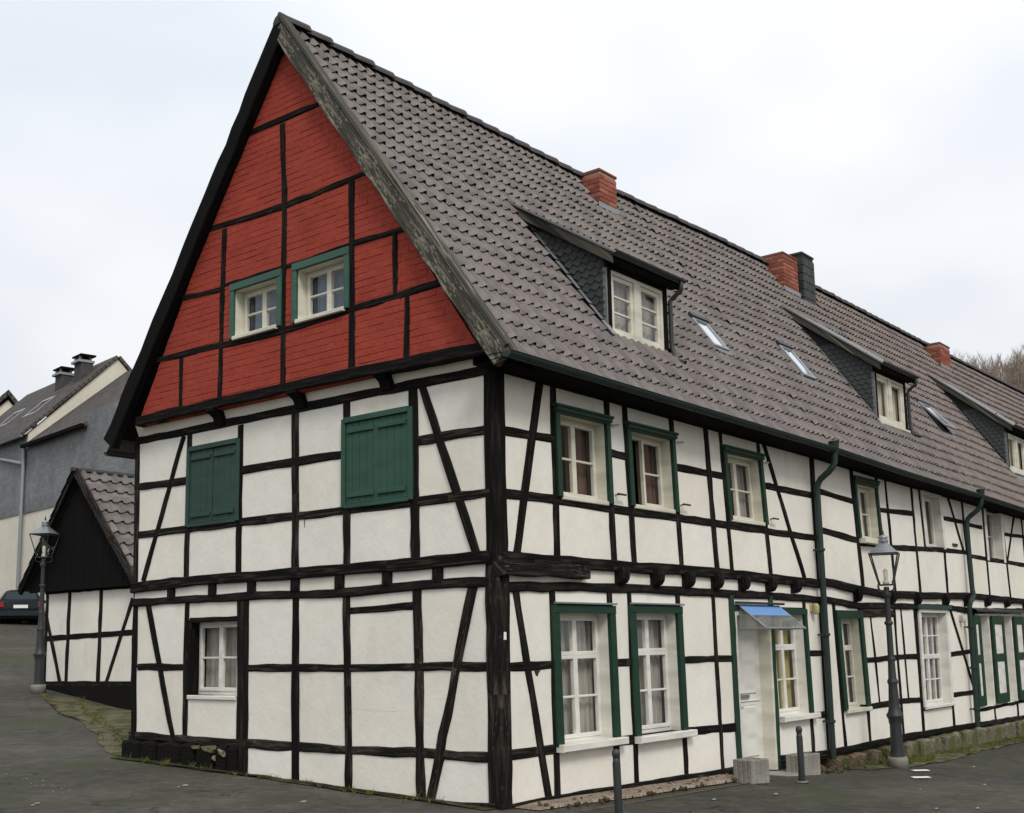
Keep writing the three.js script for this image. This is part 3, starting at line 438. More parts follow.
function dormer(parent, { x0, x1, z, yb, yt, vTop, sash, curtain, singles }) {
  const g = sub(parent, 'dormer'), yT = yt + 0.12, B = roofAt((x0 + x1) / 2, vTop, 0.02), fz = z + 0.17, fy = yT - 0.02, bz = B.z, by = B.y, sl = (by - fy) / (bz - fz), roofY = (zz) => fy + (zz - fz) * sl;
  const xa = x0 - 0.1, xb = x1 + 0.12, sec = (o) => [[fz, fy + o], [bz, by + o]];
  const along2 = (P, a, b) => { const t = new Tri(WORLD); const n = P.length, A = P.map(([zz, y]) => [a, y, zz, a, y + zz]), C = P.map(([zz, y]) => [b, y, zz, b, y + zz]); for (let i = 0; i < n; i++) { const j = (i + 1) % n; t.quad(A[i], A[j], C[j], C[i]); } for (let i = 1; i < n - 1; i++) { t.tri(A[0], A[i + 1], A[i]); t.tri(C[0], C[i], C[i + 1]); } return t.done(); };
  part(g, 'dormer_roof', along2([[fz, fy], [bz, by], [bz, by + 0.05], [fz, fy + 0.05]], xa, xb), M.lead);
  part(g, 'verge_board', along2([[fz, fy - 0.1], [bz + 0.12, roofY(bz + 0.12) - 0.1], [bz, by + 0.03], [fz, fy + 0.03]], xa - 0.03, xa + 0.004), M.barge, 'weathered grey wooden verge board');
  part(g, 'verge_board', along2([[fz, fy - 0.1], [bz + 0.12, roofY(bz + 0.12) - 0.1], [bz, by + 0.03], [fz, fy + 0.03]], xb - 0.004, xb + 0.03), M.barge);
  part(g, 'flashing', along2([[fz, fy + 0.035], [bz, by + 0.035], [bz, by + 0.065], [fz, fy + 0.065]], xa - 0.045, xa + 0.08), M.lead);
  // cheeks hung with slates
  for (const [x, s] of [[x0, -1], [x1, 1]]) {
    part(g, 'cheek', along2([[z, yb - 0.25], [z, fy], [bz, by]], x - 0.02, x + 0.02), M.under);
    const rows = 18, list = []; for (let r = 0; r < rows; r++) for (let c = 0; c < 16; c++) { const h = 0.09, w = 0.125, y = yb - 0.15 + r * h, zz = z - c * w + (r % 2) * w / 2 - 0.02; const ok = (Z, Y) => Z < z + 0.02 && Y + 0.07 < roofY(Z) && Y > roofAt(x, (0.32 - Z) / RC).y - 0.02; if (!ok(zz - w / 2, y + h / 2)) continue; const P = [[-w / 2, 0.03], [-0.02, -0.015], [w / 2, 0.03], [w / 2, h + 0.03], [-w / 2, h + 0.03]].map(([a, b]) => [a * 0.97, b]); const k = Math.floor(hsh(r, c, 4) * 3), fr = s < 0 ? mk((u, v, d) => [x - 0.022 - d - 0.012 * (1 - v / h) - 0.003, y + v, Math.min(z, zz - u)], true) : mk((u, v, d) => [x + 0.022 + d + 0.012 * (1 - v / h) + 0.003, y + v, Math.min(z, zz + u)], true); list.push([prism(fr, P, 0, 0.008, 0), k]); }
    if (s < 0 && singles) for (const [q, k] of list) part(g, 'slate', q, M.slate[k]); else if (list.length) part(g, 'slate_cladding', list.map((q) => q[0]), M.slate[0]).userData.kind = 'stuff';
  }
  // front
  const fr = FRONT(z);
  part(g, 'front_frame', [bx(fr, x0 - 0.02, x0 + 0.06, yb - 0.2, yT, -0.05, 0.03), bx(fr, x1 - 0.06, x1 + 0.02, yb - 0.2, yT, -0.05, 0.03), bx(fr, x0 + 0.06, x1 - 0.06, yt, yT, -0.05, 0.034), bx(fr, x0 + 0.06, x1 - 0.06, yb - 0.2, yb, -0.05, 0.026)], M.black);
  part(g, 'corner_strip', bx(mk((u, v, d) => [x0 - 0.03 - d, v, z + u], true), -0.03, 0.03, yb - 0.05, fy - 0.1, 0, 0.012), M.lead);
  const a = x0 + 0.06, b = x1 - 0.06, w = (b - a);
  part(g, 'window_frame', [bx(fr, a, a + 0.05, yb, yt, -0.06, 0.01), bx(fr, b - 0.05, b, yb, yt, -0.06, 0.01), bx(fr, a + 0.05, b - 0.05, yt - 0.05, yt, -0.06, 0.012), bx(fr, a + 0.05, b - 0.05, yb, yb + 0.06, -0.06, 0.02), bx(fr, (a + b) / 2 - 0.07, (a + b) / 2 + 0.07, yb + 0.06, yt - 0.05, -0.06, 0.014)], M.cream);
  for (const [p, q] of [[a + 0.05, (a + b) / 2 - 0.07], [(a + b) / 2 + 0.07, b - 0.05]]) {
    const s = 0.055, y0 = yb + 0.06, y1 = yt - 0.05, bars = [bx(fr, p, p + s, y0, y1, -0.06, -0.01), bx(fr, q - s, q, y0, y1, -0.06, -0.01), bx(fr, p + s, q - s, y0, y0 + s, -0.06, -0.012), bx(fr, p + s, q - s, y1 - s, y1, -0.06, -0.012)];
    if (sash) for (let k = 1; k < 3; k++) { const y = lerp(y0 + s, y1 - s, k / 3); bars.push(bx(fr, p + s, q - s, y - 0.013, y + 0.013, -0.05, -0.02)); }
    part(g, 'casement', bars, M.cream);
    for (let k = 0; k < (sash ? 3 : 1); k++) { const m = sash ? 3 : 1, t = new Tri(fr), A = lerp(y0 + s, y1 - s, k / m), C = lerp(y0 + s, y1 - s, (k + 1) / m); t.quad([p + s, A, -0.035], [q - s, A, -0.035], [q - s, C, -0.035], [p + s, C, -0.035]); part(g, 'pane', t.done(), M.glass); }
  }
  const t = new Tri(fr), e = -0.13; for (let i = 0; i < 50; i++) { const u = (k) => lerp(a, b, k / 50), d = (k) => e + 0.015 * Math.sin(k * 1.3); t.quad([u(i), yb, d(i)], [u(i + 1), yb, d(i + 1)], [u(i + 1), yt, d(i + 1)], [u(i), yt, d(i)]); } part(g, 'curtain', t.done(), curtain);
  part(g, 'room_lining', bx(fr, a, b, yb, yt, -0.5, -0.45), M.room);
  part(g, 'sill', bx(fr, x0 - 0.03, x1 + 0.03, yb - 0.06, yb - 0.02, 0, 0.07), M.cream);
  part(g, 'apron_flashing', along2([[z + 0.03, yb - 0.07], [z + 0.2, roofAt(x0, (0.32 - z - 0.2) / RC, 0.05).y], [z + 0.2, roofAt(x0, (0.32 - z - 0.2) / RC, 0.05).y + 0.01], [z + 0.03, yb - 0.06]], x0 - 0.05, x1 + 0.05), M.lead);
  part(g, 'eave_fascia', box(xa, xb, yT - 0.075, yT - 0.03, z + 0.03, fz - 0.01), M.black);
  part(g, 'dormer_gutter', tubeStrip(FRONT(fz + 0.05), halfPipe(0.04), xa - 0.05, xb + 0.02, 2, () => fy + 0.04), M.darkMetal);
  const px = xb - 0.06; part(g, 'downspout', tube([V(px, fy, fz + 0.05), V(px, fy - 0.1, fz + 0.05), V(px - 0.02, fy - 0.22, z + 0.06), V(px - 0.02, yb + 0.1, z + 0.06), V(px - 0.02, yb - 0.08, z + 0.1), V(px, yb - 0.14, z + 0.24)], 0.03, 8, 4), M.darkMetal);
  // light stepped soaker along the foot of the left cheek
  for (let k = 0; k < 9; k++) { const v0 = lerp((0.32 - z) / RC - 0.15, vTop, k / 9), v1 = lerp((0.32 - z) / RC - 0.15, vTop, (k + 0.94) / 9), A = roofAt(x0 - 0.10, v0, 0.066), C = roofAt(x0 - 0.02, v0, 0.075), D = roofAt(x0 - 0.02, v1, 0.068), E = roofAt(x0 - 0.10, v1, 0.058); const s = new Tri(WORLD), q = (P) => [P.x, P.y, P.z]; s.quad(q(A), q(C), q(D), q(E)); part(g, 'soaker', s.done(), M.zinc); }
  return g;
}
function roofWindow(parent, x0, x1, v0, v1, open = 0) {
  const g = sub(parent, 'roof_window'), O = roofAt((x0 + x1) / 2, v1, 0.05), fr = mk((u, v, d) => { const w = v - v1, a = RA - open, y = O.y + w * Math.sin(a) + d * Math.cos(a), z = O.z - w * Math.cos(a) + d * Math.sin(a); return [u, y, z]; });
  const f0 = mk((u, v, d) => { const P = roofAt(u, v, 0.03 + d); return [P.x, P.y, P.z]; });
  part(g, 'flashing_frame', [bx(f0, x0 - 0.06, x0, v0 - 0.08, v1 + 0.06, 0, 0.03), bx(f0, x1, x1 + 0.06, v0 - 0.08, v1 + 0.06, 0, 0.03), bx(f0, x0, x1, v1, v1 + 0.06, 0, 0.032), bx(f0, x0 - 0.02, x1 + 0.02, v0 - 0.1, v0, 0, 0.025)], M.lead);
  part(g, 'sash', [bx(fr, x0, x0 + 0.045, v0, v1, 0, 0.035), bx(fr, x1 - 0.045, x1, v0, v1, 0, 0.035), bx(fr, x0 + 0.045, x1 - 0.045, v1 - 0.05, v1, 0, 0.036), bx(fr, x0 + 0.045, x1 - 0.045, v0, v0 + 0.05, 0, 0.034)], M.zinc);
  part(g, 'hood', bx(fr, x0 - 0.03, x1 + 0.03, v1 - 0.01, v1 + 0.07, 0.02, 0.065), M.darkMetal);
  part(g, 'pane', bx(fr, x0 + 0.045, x1 - 0.045, v0 + 0.05, v1 - 0.05, 0.012, 0.018, 0), std([0.72, 0.75, 0.80], { metalness: 0.85, roughness: 0.06 }));
}
function chimney(parent, x0, x1, z0, z1, y0, y1, slate) {
  const g = sub(parent, 'chimney'), L = []; part(g, 'core', box(x0 + 0.006, x1 - 0.006, y0, y1 - 0.01, z0 + 0.006, z1 - 0.006), slate ? M.under : M.mortar);
  const faces = [[FRONT(z1), x0, x1], [mk((u, v, d) => [x0 - d, v, -u], true), -z1, -z0], [FRONT(0), 0, 0], [mk((u, v, d) => [x1 + d, v, u], true), z0, z1]];
  const bw = slate ? 0.2 : 0.25, bh = slate ? 0.17 : 0.077, n = Math.floor((y1 - y0) / bh), by = [[], [], []];
  for (const [fr, a, b] of faces) { if (a === b) continue; for (let r = 0; r < n; r++) for (let u = a - (r % 2) * bw / 2; u < b; u += bw) { const p = Math.max(a, u), q = Math.min(b, u + bw - 0.012); if (q - p < 0.03) continue; by[Math.floor(hsh(r, Math.round(u * 40), 2) * 3)].push(bx(fr, p, q, y0 + r * bh, y0 + (r + 1) * bh - 0.012, -0.05, slate ? 0.012 : 0.004, 0.003)); } }
  by.forEach((q, i) => { if (q.length) part(g, slate ? 'slate_cladding' : 'brick_courses', q, (slate ? M.slate : M.chimBrick)[i]).userData.kind = 'stuff'; });
  part(g, 'chimney_cap', box(x0 - 0.012, x1 + 0.012, y1 - 0.01, y1 + 0.03, z0 - 0.012, z1 + 0.012), slate ? M.darkMetal : M.chimBrick[1]);
  if (!slate) { const fl = FRONT(z1); part(g, 'flashing', bx(fl, x0 - 0.05, x1 + 0.05, roofAt(x0, (0.32 - z1) / RC, 0.05).y - 0.02, roofAt(x0, (0.32 - z1) / RC, 0.05).y + 0.07, 0, 0.02), M.zinc); }
  return g;
}
function downpipe(parent, pts, top) { const g = sub(parent, 'downpipe'); part(g, 'pipe', tube(pts, 0.045, 12, 8), M.greenPipe); part(g, 'outlet', moved(lathe([[0.05, 0], [0.06, 0.05], [0.075, 0.16], [0.08, 0.17]], 14), pts[0].x, pts[0].y - 0.02, pts[0].z), M.greenPipe); const e = pts[pts.length - 1], s = pts[pts.length - 2]; for (const t of [0.15, 0.5, 0.85]) { const q = s.clone().lerp(e, t); part(g, 'pipe_clamp', [moved(lathe([[0.052, -0.02], [0.062, -0.02], [0.062, 0.02], [0.052, 0.02]], 14), q.x, q.y, q.z), box(q.x - 0.012, q.x + 0.012, q.y - 0.012, q.y + 0.012, -0.02, q.z - 0.04)], M.greenPipe); } return g; }

// ---------------------------------------------------------------- the corner house
const houseA = thing('half_timbered_house', 'corner half-timbered house with red brick gable and green shutters', 'house', [0, 0, 0]);
{
  const h = houseA, G = GABLE(0), F = FRONT(0);
  // gable wall, upper and lower storey
  timberWall(h, G, GABLE_UP, [rect(0.02, 6.06, 2.44, 4.35)], { holes: [[4.44, 3.6], [1.6, 3.6]], cuts: [[[4.94, 4.12], [3.94, 4.12]], [[2.1, 4.1], [1.1, 4.1]]], tone: 1.1 });
  timberWall(h, G, GABLE_LOW, [rect(3.83, 6.0, 0.57, 2.24), rect(0.02, 3.83, 0.06, 2.24)], { holes: [[4.3, 1.5]], cuts: [[[4.9, 1.07], [3.83, 1.07]]], tone: 1.2, worn: (a, b, k) => (k === 'post' && a[0] < 1.2) || (k === 'brace' && a[0] < 1) || (k === 'rail' && a[1] < 0.6) || k === 'sill_beam' });
  // corner posts: square timbers with two faces in view
  part(h, 'corner_post', beam(mk((u, v, d) => [u - 0.035, v, d]), [[0.10, 2.38], [0.095, 4.4]], 0.15, -0.13, 0.03, 1.2), M.timberB);
  part(h, 'corner_post', beam(mk((u, v, d) => [u - 0.035, v, d]), [[0.105, 0.02], [0.10, 2.46]], 0.16, -0.14, 0.035, 1.5), M.worn);
  // frieze with joist ends between the storeys
  const joG = [5.23, 4.41, 3.68, 2.92, 2.2, 1.48, 0.77], edges = [6.03, ...joG, 0.06];
  for (let i = 0; i < edges.length - 1; i++) part(h, 'plaster_panel', bx(G, edges[i + 1], edges[i], 2.2, 2.44, -0.1, -0.004 - 0.002 * (i % 2), 0.003), M.plaster[(i * 2) % 5]);
  for (const s of joG) part(h, 'joist_end', bx(G, s - 0.068, s + 0.068, 2.235, 2.41, -0.08, 0.03, 0.012), M.timberB);
  for (let i = 0, e = [0.06, 2.09, 2.82, 3.52, 4.22, 4.92, 5.68, 6.44, 7.35]; i < e.length - 1; i++) part(h, 'plaster_panel', bx(F, e[i], e[i + 1], 2.17, 2.44, -0.1, -0.004 - 0.002 * (i % 2), 0.003), M.plaster[(i * 3) % 5]);
  for (const x of [2.09, 2.82, 3.52, 4.22, 4.92, 5.68, 6.44]) part(h, 'joist_end', along(F, [[-0.05, 2.43], [0.1, 2.43], [0.115, 2.38], [0.105, 2.31], [0.075, 2.265], [0.03, 2.25], [-0.05, 2.25]], x - 0.07, x + 0.07), M.timberB);
  part(h, 'bracket_log', beam(FRONT(0), [[-0.02, 2.34], [0.7, 2.345], [1.42, 2.355]], 0.13, -0.05, 0.10, 1.6), M.worn);
  // the red gable stands out over the wall
  const GR = GABLE(0.15 * -1);
  const redCells = cells([[[3.11, 8.95], [5.86, 4.48], [0.03, 4.46]].reverse()], GABLE_RED.map(([, , ...p]) => p).sort((a, b) => { const l = (p) => Math.hypot(p[0][0] - p[p.length - 1][0], p[0][1] - p[p.length - 1][1]); return l(b) - l(a); }).concat([[[3.975, 5.99], [3.975, 5.26]], [[2.842, 5.98], [2.842, 5.25]]]));
  for (const [kind, w, ...pts] of GABLE_RED) part(h, kind, beam(GR, pts, w, -0.08, OUT[kind] - (kind === 'tie_beam' ? 0.0 : 0), 1), M.timberB);
  const wins = [[3.495, 5.6], [2.36, 5.6]], bricks = [];
  for (const P of redCells) {
    if (wins.some((q) => inside(P, q))) continue;
    const q = part(h, 'brick_panel', prism(GR, P, -0.12, -0.004, 0), M.red[1]); const us = P.map((p) => p[0]), vs = P.map((p) => p[1]), rows = [];
    for (let r = Math.floor(Math.min(...vs) / 0.077); r * 0.077 < Math.max(...vs); r++) for (let c = Math.floor(Math.min(...us) / 0.25) - 1; c * 0.25 < Math.max(...us); c++) {
      const jj = (hsh(r, c, 3) - 0.5) * 0.012, u0 = c * 0.25 + (r % 2) * 0.125, y0 = r * 0.077 + (hsh(c, 7, 1) - 0.5) * 0.004; let K = rect(u0 + 0.006 + jj, u0 + 0.249 + jj, y0 + 0.004, y0 + 0.0745 + (hsh(r, c, 6) - 0.5) * 0.006);
      const S = P; for (let i = 0; i < S.length && K.length > 2; i++) { const a = S[i], b = S[(i + 1) % S.length], o = []; const sd = (p) => (b[0] - a[0]) * (p[1] - a[1]) - (b[1] - a[1]) * (p[0] - a[0]); K.forEach((p, k) => { const w = K[(k + 1) % K.length], s = sd(p), t = sd(w); if (s >= 0) o.push(p); if (s * t < 0) { const m = s / (s - t); o.push([lerp(p[0], w[0], m), lerp(p[1], w[1], m)]); } }); K = o; }
      if (K.length < 3 || area(K) < 0.0012) continue;
      const d = (hsh(r, c, 9) - 0.35) * 0.005; bricks.push([q, prism(GR, K, -0.03, -0.001 + d, area(K) > 0.008 ? 0.003 : 0, false), M.red[Math.floor(hsh(r, c, 11) * 4)], area(K) - 0.002 * (u0 / 6)]);
    }
  }
  bricks.sort((a, b) => b[3] - a[3]); bricks.slice(0, 290).forEach(([q, g, m]) => part(q, 'brick', g, m));
  part(h, 'brickwork', bricks.slice(290).map((b) => b[1]), M.red[0]).userData.kind = 'stuff';
  for (const s of [4.28, 2.81, 1.44]) part(h, 'console', along(G, [[-0.05, 4.52], [0.2, 4.5], [0.2, 4.46], [0.1, 4.40], [0.06, 4.31], [-0.05, 4.30]], s - 0.075, s + 0.075), M.black);
  for (let i = 0, e = [0.06, 1.44, 2.81, 4.28, 6.02]; i < 4; i++) part(h, 'plaster_panel', prism(mk((u, v, d) => [-d - 0.06 * (v - 4.34) / 0.15, v, -u], true), rect(e[i], e[i + 1], 4.33, 4.52), -0.08, -0.002 - 0.002 * (i % 2), 0.003), M.plaster[i]);
  // gable windows
  addWindow(h, GR, { u0: 3.02, u1: 3.96, v0: 5.285, v1: 5.965, jw: 0.075, hw: 0.085, proud: 0.035, rec: 0.125, sashes: TWO, sur: M.greenPale, frame: M.cream, curtain: std([0.20, 0.25, 0.30], { map: T.canvas }), sill: [3.09, 3.89, 5.31, 0.05, 0.05] });
  addWindow(h, GR, { u0: 1.895, u1: 2.83, v0: 5.275, v1: 5.97, jw: 0.075, hw: 0.085, proud: 0.035, rec: 0.125, sashes: TWO, sur: M.greenPale, frame: M.cream, curtain: std([0.16, 0.22, 0.30], { map: T.canvas }), sill: [1.96, 2.76, 5.30, 0.05, 0.05] });
  addShutter(h, G, 3.955, 4.93, 3.12, 4.10, 2, 4, M.greenDark); addShutter(h, G, 1.12, 2.125, 3.11, 4.085, 1, 9, M.greenShut, 0.01);
  addWindow(h, G, { u0: 3.95, u1: 4.83, v0: 1.085, v1: 1.95, jw: 0, hw: 0.0, rec: 0.13, sashes: TWO, frame: M.white, curtain: M.net, sill: [3.93, 4.855, 1.085, 0.02, 0.05] });
  part(h, 'post', beam(G, [[4.845, 1.06], [4.85, 1.97]], 0.05, -0.2, 0.006), M.timberB);  // added dark strip that stands in for the shaded side of the reveal
  // front wall
  timberWall(h, F, FRONT_UP, [rect(0.05, 7.34, 2.43, 4.4)], { holes: [[1.5, 3.6], [2.85, 3.6], [5.15, 3.6]], cuts: [[[0.97, 4.09], [2.0, 4.09]], [[2.33, 4.09], [3.4, 4.09]], [[4.56, 4.09], [5.66, 4.09]]], tone: 2.1 });
  timberWall(h, F, FRONT_LOW, [rect(0.05, 4.63, 0.06, 2.2), rect(4.63, 5.72, -0.1, 2.2), rect(5.72, 7.36, 0.04, 2.2)], { holes: [[1.4, 1.3], [2.8, 1.3], [5.2, 1.0], [6.2, 1.3]], cuts: [[[0.87, 2.03], [1.95, 2.03]], [[2.29, 2.04], [3.36, 2.04]], [[4.63, 2.04], [5.72, 2.04]], [[5.72, 2.05], [6.77, 2.05]], [[0.87, 0.56], [1.97, 0.56]], [[2.3, 0.56], [3.4, 0.56]], [[5.72, 0.56], [6.82, 0.56]]], tone: 2.3 });
  part(h, 'wall_plate', tubeStrip(F, [[-0.1, -0.06], [0.05, -0.06], [0.05, -0.01], [-0.1, -0.01]], 0, 7.33, 8, (x) => interp(EAVE, x) - 0.03), M.black);
  const UP = { jw: 0.07, hw: 0.065, proud: 0.045, rec: 0.125, cap: 1, frame: M.cream, sur: M.green };
  addWindow(h, FRONT(0, -0.03, 3.1), { ...UP, u0: 0.985, u1: 1.995, v0: 3.125, v1: 4.075, sashes: TWO, curtain: M.brownCurtain, drape: [[0.5, 0.97]], sill: [1.06, 1.92, 3.15, 0.03, 0.05] });
  addWindow(h, FRONT(0, -0.05, 3.1), { ...UP, u0: 2.365, u1: 3.405, v0: 3.14, v1: 4.07, sashes: [[0, 0.5, 0, 1, 1, 2, 1.2], [0.5, 1, 0, 1, 1, 2]], curtain: M.brownCurtain, drape: [[0.55, 0.97]], sill: [2.44, 3.33, 3.165, 0.03, 0.05] });
  addWindow(h, FRONT(0, -0.1, 3.1), { ...UP, u0: 4.66, u1: 5.735, v0: 3.15, v1: 4.075, sashes: TWO, curtain: M.net, drape: [[0.05, 0.4], [0.7, 0.98]], sill: [4.74, 5.66, 3.175, 0.03, 0.05] });
  for (const x of [2.09, 3.5, 5.86]) part(h, 'shutter_hook', [bar(V(x, 3.24, -0.02), V(x, 3.24, 0.07), 0.008), bar(V(x - 0.06, 3.24, 0.07), V(x + 0.1, 3.24, 0.07), 0.012)], M.darkMetal);
  for (const [x, y] of [[2.05, 4.02], [3.46, 4.0], [5.72, 4.0]]) part(h, 'shutter_pin', bar(V(x, y, 0), V(x + 0.05, y, 0.07), 0.012), M.steel);
  const LO = { jw: 0.105, hw: 0.085, proud: 0.045, rec: 0.125, frame: M.white, sur: M.green, curtain: M.net };
  addWindow(h, FRONT(0, -0.025, 0.6), { ...LO, u0: 0.865, u1: 1.99, v0: 0.60, v1: 2.01, sashes: FOUR, sill: [0.87, 2.04, 0.62, 0.11, 0.075] });
  addWindow(h, FRONT(0, -0.025, 0.6), { ...LO, u0: 2.295, u1: 3.40, v0: 0.60, v1: 2.025, sashes: FOUR, sill: [2.29, 3.49, 0.60, 0.11, 0.075] });
  addWindow(h, FRONT(0, -0.04, 0.6), { ...LO, u0: 5.775, u1: 6.82, v0: 0.60, v1: 2.035, sashes: FOUR, curtain: M.ochreCurtain, side: [0, 1], jw: 0.08, sill: [5.80, 6.91, 0.605, 0.1, 0.07] });
  for (const [x0, x1, y] of [[0.9, 1.92, 2.03], [2.31, 3.34, 2.045]]) part(h, 'head_flashing', bx(F, x0 - 0.03, x1 + 0.03, y - 0.012, y + 0.008, -0.02, 0.075, 0.003), M.zinc);
  // door
  const door = sub(h, 'front_door');
  part(door, 'door_leaf', bx(F, 4.74, 5.63, -0.06, 1.93, -0.2, -0.15), M.white);
  for (const [y0, y1] of [[0.12, 0.78], [0.92, 1.78]]) part(door, 'door_panel', bx(F, 4.88, 5.49, y0, y1, -0.15, -0.138, 0.02), M.white);
  part(door, 'rail_moulding', bx(F, 4.8, 5.57, 0.83, 0.845, -0.15, -0.135), M.white);
  part(door, 'door_frame', [bx(F, 4.69, 4.74, -0.06, 1.98, -0.22, 0.02), bx(F, 5.63, 5.68, -0.06, 1.98, -0.22, 0.02), bx(F, 4.74, 5.63, 1.93, 1.99, -0.22, 0.02)], M.cream);
  part(door, 'lintel_board', bx(F, 4.62, 5.74, 1.99, 2.07, -0.1, 0.035), M.green);
  part(door, 'door_handle', [box(4.80, 4.84, 0.68, 0.82, -0.14, -0.13), tube([V(4.82, 0.77, -0.13), V(4.82, 0.77, -0.075), V(4.9, 0.768, -0.07), V(4.97, 0.765, -0.075)], 0.01, 8, 4)], M.steel);
  part(door, 'letter_slot', bx(F, 4.97, 5.27, 0.87, 0.92, -0.137, -0.128), M.steel);
  part(door, 'door_step', box(4.55, 5.85, -0.30, -0.075, -0.2, 0.42, 0.015), M.concrete);
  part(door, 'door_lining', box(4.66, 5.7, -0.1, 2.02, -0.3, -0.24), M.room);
  // canopy of clear sheet over the door
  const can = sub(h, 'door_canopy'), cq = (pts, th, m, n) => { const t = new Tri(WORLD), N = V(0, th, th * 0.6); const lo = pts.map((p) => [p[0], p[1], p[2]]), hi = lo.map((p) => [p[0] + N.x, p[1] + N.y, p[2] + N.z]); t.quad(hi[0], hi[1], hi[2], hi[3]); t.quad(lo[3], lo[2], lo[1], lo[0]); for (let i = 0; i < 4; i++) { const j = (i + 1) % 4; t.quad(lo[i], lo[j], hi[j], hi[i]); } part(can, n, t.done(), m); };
  cq([[4.78, 1.925, 0.20], [5.90, 1.925, 0.20], [5.90, 2.06, 0.03], [4.78, 2.06, 0.03]], 0.006, new THREE.MeshPhysicalMaterial({ color: new THREE.Color().setRGB(0.20, 0.40, 0.76), roughness: 0.35, transmission: 0.2, thickness: 0 }), 'sky_reflection_sheet');  // upper half of the canopy, sky reflection painted into the sheet as blue
  cq([[4.78, 1.765, 0.41], [5.86, 1.765, 0.41], [5.90, 1.921, 0.205], [4.78, 1.921, 0.205]], 0.006, M.frost, 'clear_sheet');
  part(can, 'front_bar', bar(V(4.76, 1.76, 0.415), V(5.88, 1.76, 0.415), 0.014), M.zinc);
  part(can, 'side_bar', [bar(V(4.775, 1.76, 0.41), V(4.775, 1.75, 0.03), 0.012), bar(V(4.775, 1.76, 0.41), V(4.775, 2.06, 0.03), 0.012)], M.zinc);
  part(can, 'side_sheet', prism(mk((u, v, d) => [4.777 + d, v, u]), [[0.04, 1.755], [0.40, 1.765], [0.04, 2.05]], 0, 0.004, 0), M.frost);
  part(can, 'side_bar', [bar(V(5.88, 1.76, 0.41), V(5.88, 1.75, 0.03), 0.012), bar(V(5.88, 1.76, 0.41), V(5.9, 2.06, 0.03), 0.012)], M.zinc);
  part(can, 'head_flashing', box(4.68, 5.98, 2.075, 2.105, 0.03, 0.09), M.darkMetal);
  part(h, 'wall_lamp', [box(6.96, 7.04, 2.0, 2.1, 0, 0.03), moved(lathe([[0.02, 0], [0.045, 0.02], [0.05, 0.12], [0.03, 0.15], [0, 0.16]], 12), 7.0, 1.96, 0.07)], std([0.42, 0.36, 0.16], { roughness: 0.4 }));
  part(h, 'house_sign', bx(F, 0.03, 0.075, 1.66, 1.74, 0.036, 0.042), M.paper);
  part(h, 'plaster_patch', prism(F, [[0.545, 1.36], [0.57, 1.31], [0.60, 1.295], [0.62, 1.33], [0.66, 1.36]], -0.02, 0.003, 0.006), std([0.42, 0.30, 0.20], { map: T.stone }), 'bare brown patch where plaster has broken away');
  part(h, 'crack', beam(G, [[1.98, 0.985], [1.72, 0.972], [1.5, 0.962], [1.36, 0.968]], 0.006, -0.02, 0.0005, 0.35), M.creamWall, 'hairline crack across a plaster panel');
  part(h, 'rust_streak', prism(G, [[2.775, 3.045], [2.79, 3.045], [2.786, 2.96], [2.78, 2.95]], -0.02, 0.0015, 0), std([0.20, 0.12, 0.07]));
  // black stones under the gable
  for (let i = 0, s = 6.14; i < 7; i++) { const l = [0.42, 0.33, 0.5, 0.28, 0.36, 0.22, 0.18][i], y0 = 0.27 - i * 0.025; part(h, 'plinth_stone', prism(GABLE(0), [[s - l + 0.012, y0], [s - 0.012, y0 - 0.02], [s - 0.02, 0.50 + 0.02 * hsh(i, 2)], [s - l / 2, 0.53], [s - l + 0.02, 0.505]], -0.2, 0.06 + 0.03 * hsh(i, 4), 0.03), M.blackStone); s -= l; }
  for (const P of [[[4.5, 0.47], [4.62, 0.46], [4.66, 0.5], [4.52, 0.515]], [[4.26, 0.43], [4.42, 0.45], [4.47, 0.5], [4.3, 0.52], [4.22, 0.48]], [[4.05, 0.40], [4.13, 0.43], [4.15, 0.49], [4.06, 0.47]], [[4.2, 0.35], [4.27, 0.37], [4.24, 0.41]]]) part(h, 'plinth_stone', prism(GABLE(0), P, 0, 0.093, 0.012), M.stone, 'bare pale stone in the black plinth');
  // roof
  const roof = sub(h, 'roof'); roofBase(roof, -0.22, 7.33); rearSlope(roof, -0.22, 7.33);
  let cnt = 0; tileField(roof, h, -0.23, 7.32, (x, v) => (x > 2.44 && x < 4.02 && v > 1.0 && v < 3.5) || (x > 5.66 && x < 6.18 && v > 1.7 && v < 2.34) || (x > 5.75 && x < 6.35 && v > 4.9 && v < 5.9), (x, v) => cnt < 290 && x < 2.4 + 0.2 && v < 5.5 && (cnt++, true));
  ridgeTiles(roof, h, -0.24, 7.33);
  gutter(h, -0.3, 7.33); 
  // verge boards: weathered on the street side, black on the far side
  const vb = (a, b, w, x0, x1, m, n, lab) => part(h, n, prism(mk((u, v, d) => [x0 + d, v, -u]), [a, b, [b[0] + (a[0] < b[0] ? 0 : 0), b[1] - w], [a[0], a[1] - w]], 0, x1 - x0, 0.008), m, lab);
  const bg = (pts, w, x, d, m, n, lab) => part(h, n, beam(GABLE(x), pts, w, -0.05, d, 1.4), m, lab);
  bg([[-0.31, 4.315], [3.02, 8.90]], 0.2, -0.24, 0.05, M.barge, 'bargeboard', 'bargeboard with grey peeling paint'); bg([[-0.42, 4.36], [3.02, 9.07]], 0.07, -0.21, 0.045, M.barge, 'verge_fillet');
  part(h, 'verge_capping', beam(mk((u, v, d) => { const t = v; return [-0.23 + u, lerp(4.42, 9.08, t) + RC * d, lerp(0.36, -3.02, t) + RS * d]; }), [[0, 0], [0, 1]], 0.12, 0.0, 0.045, 0.6), M.barge);
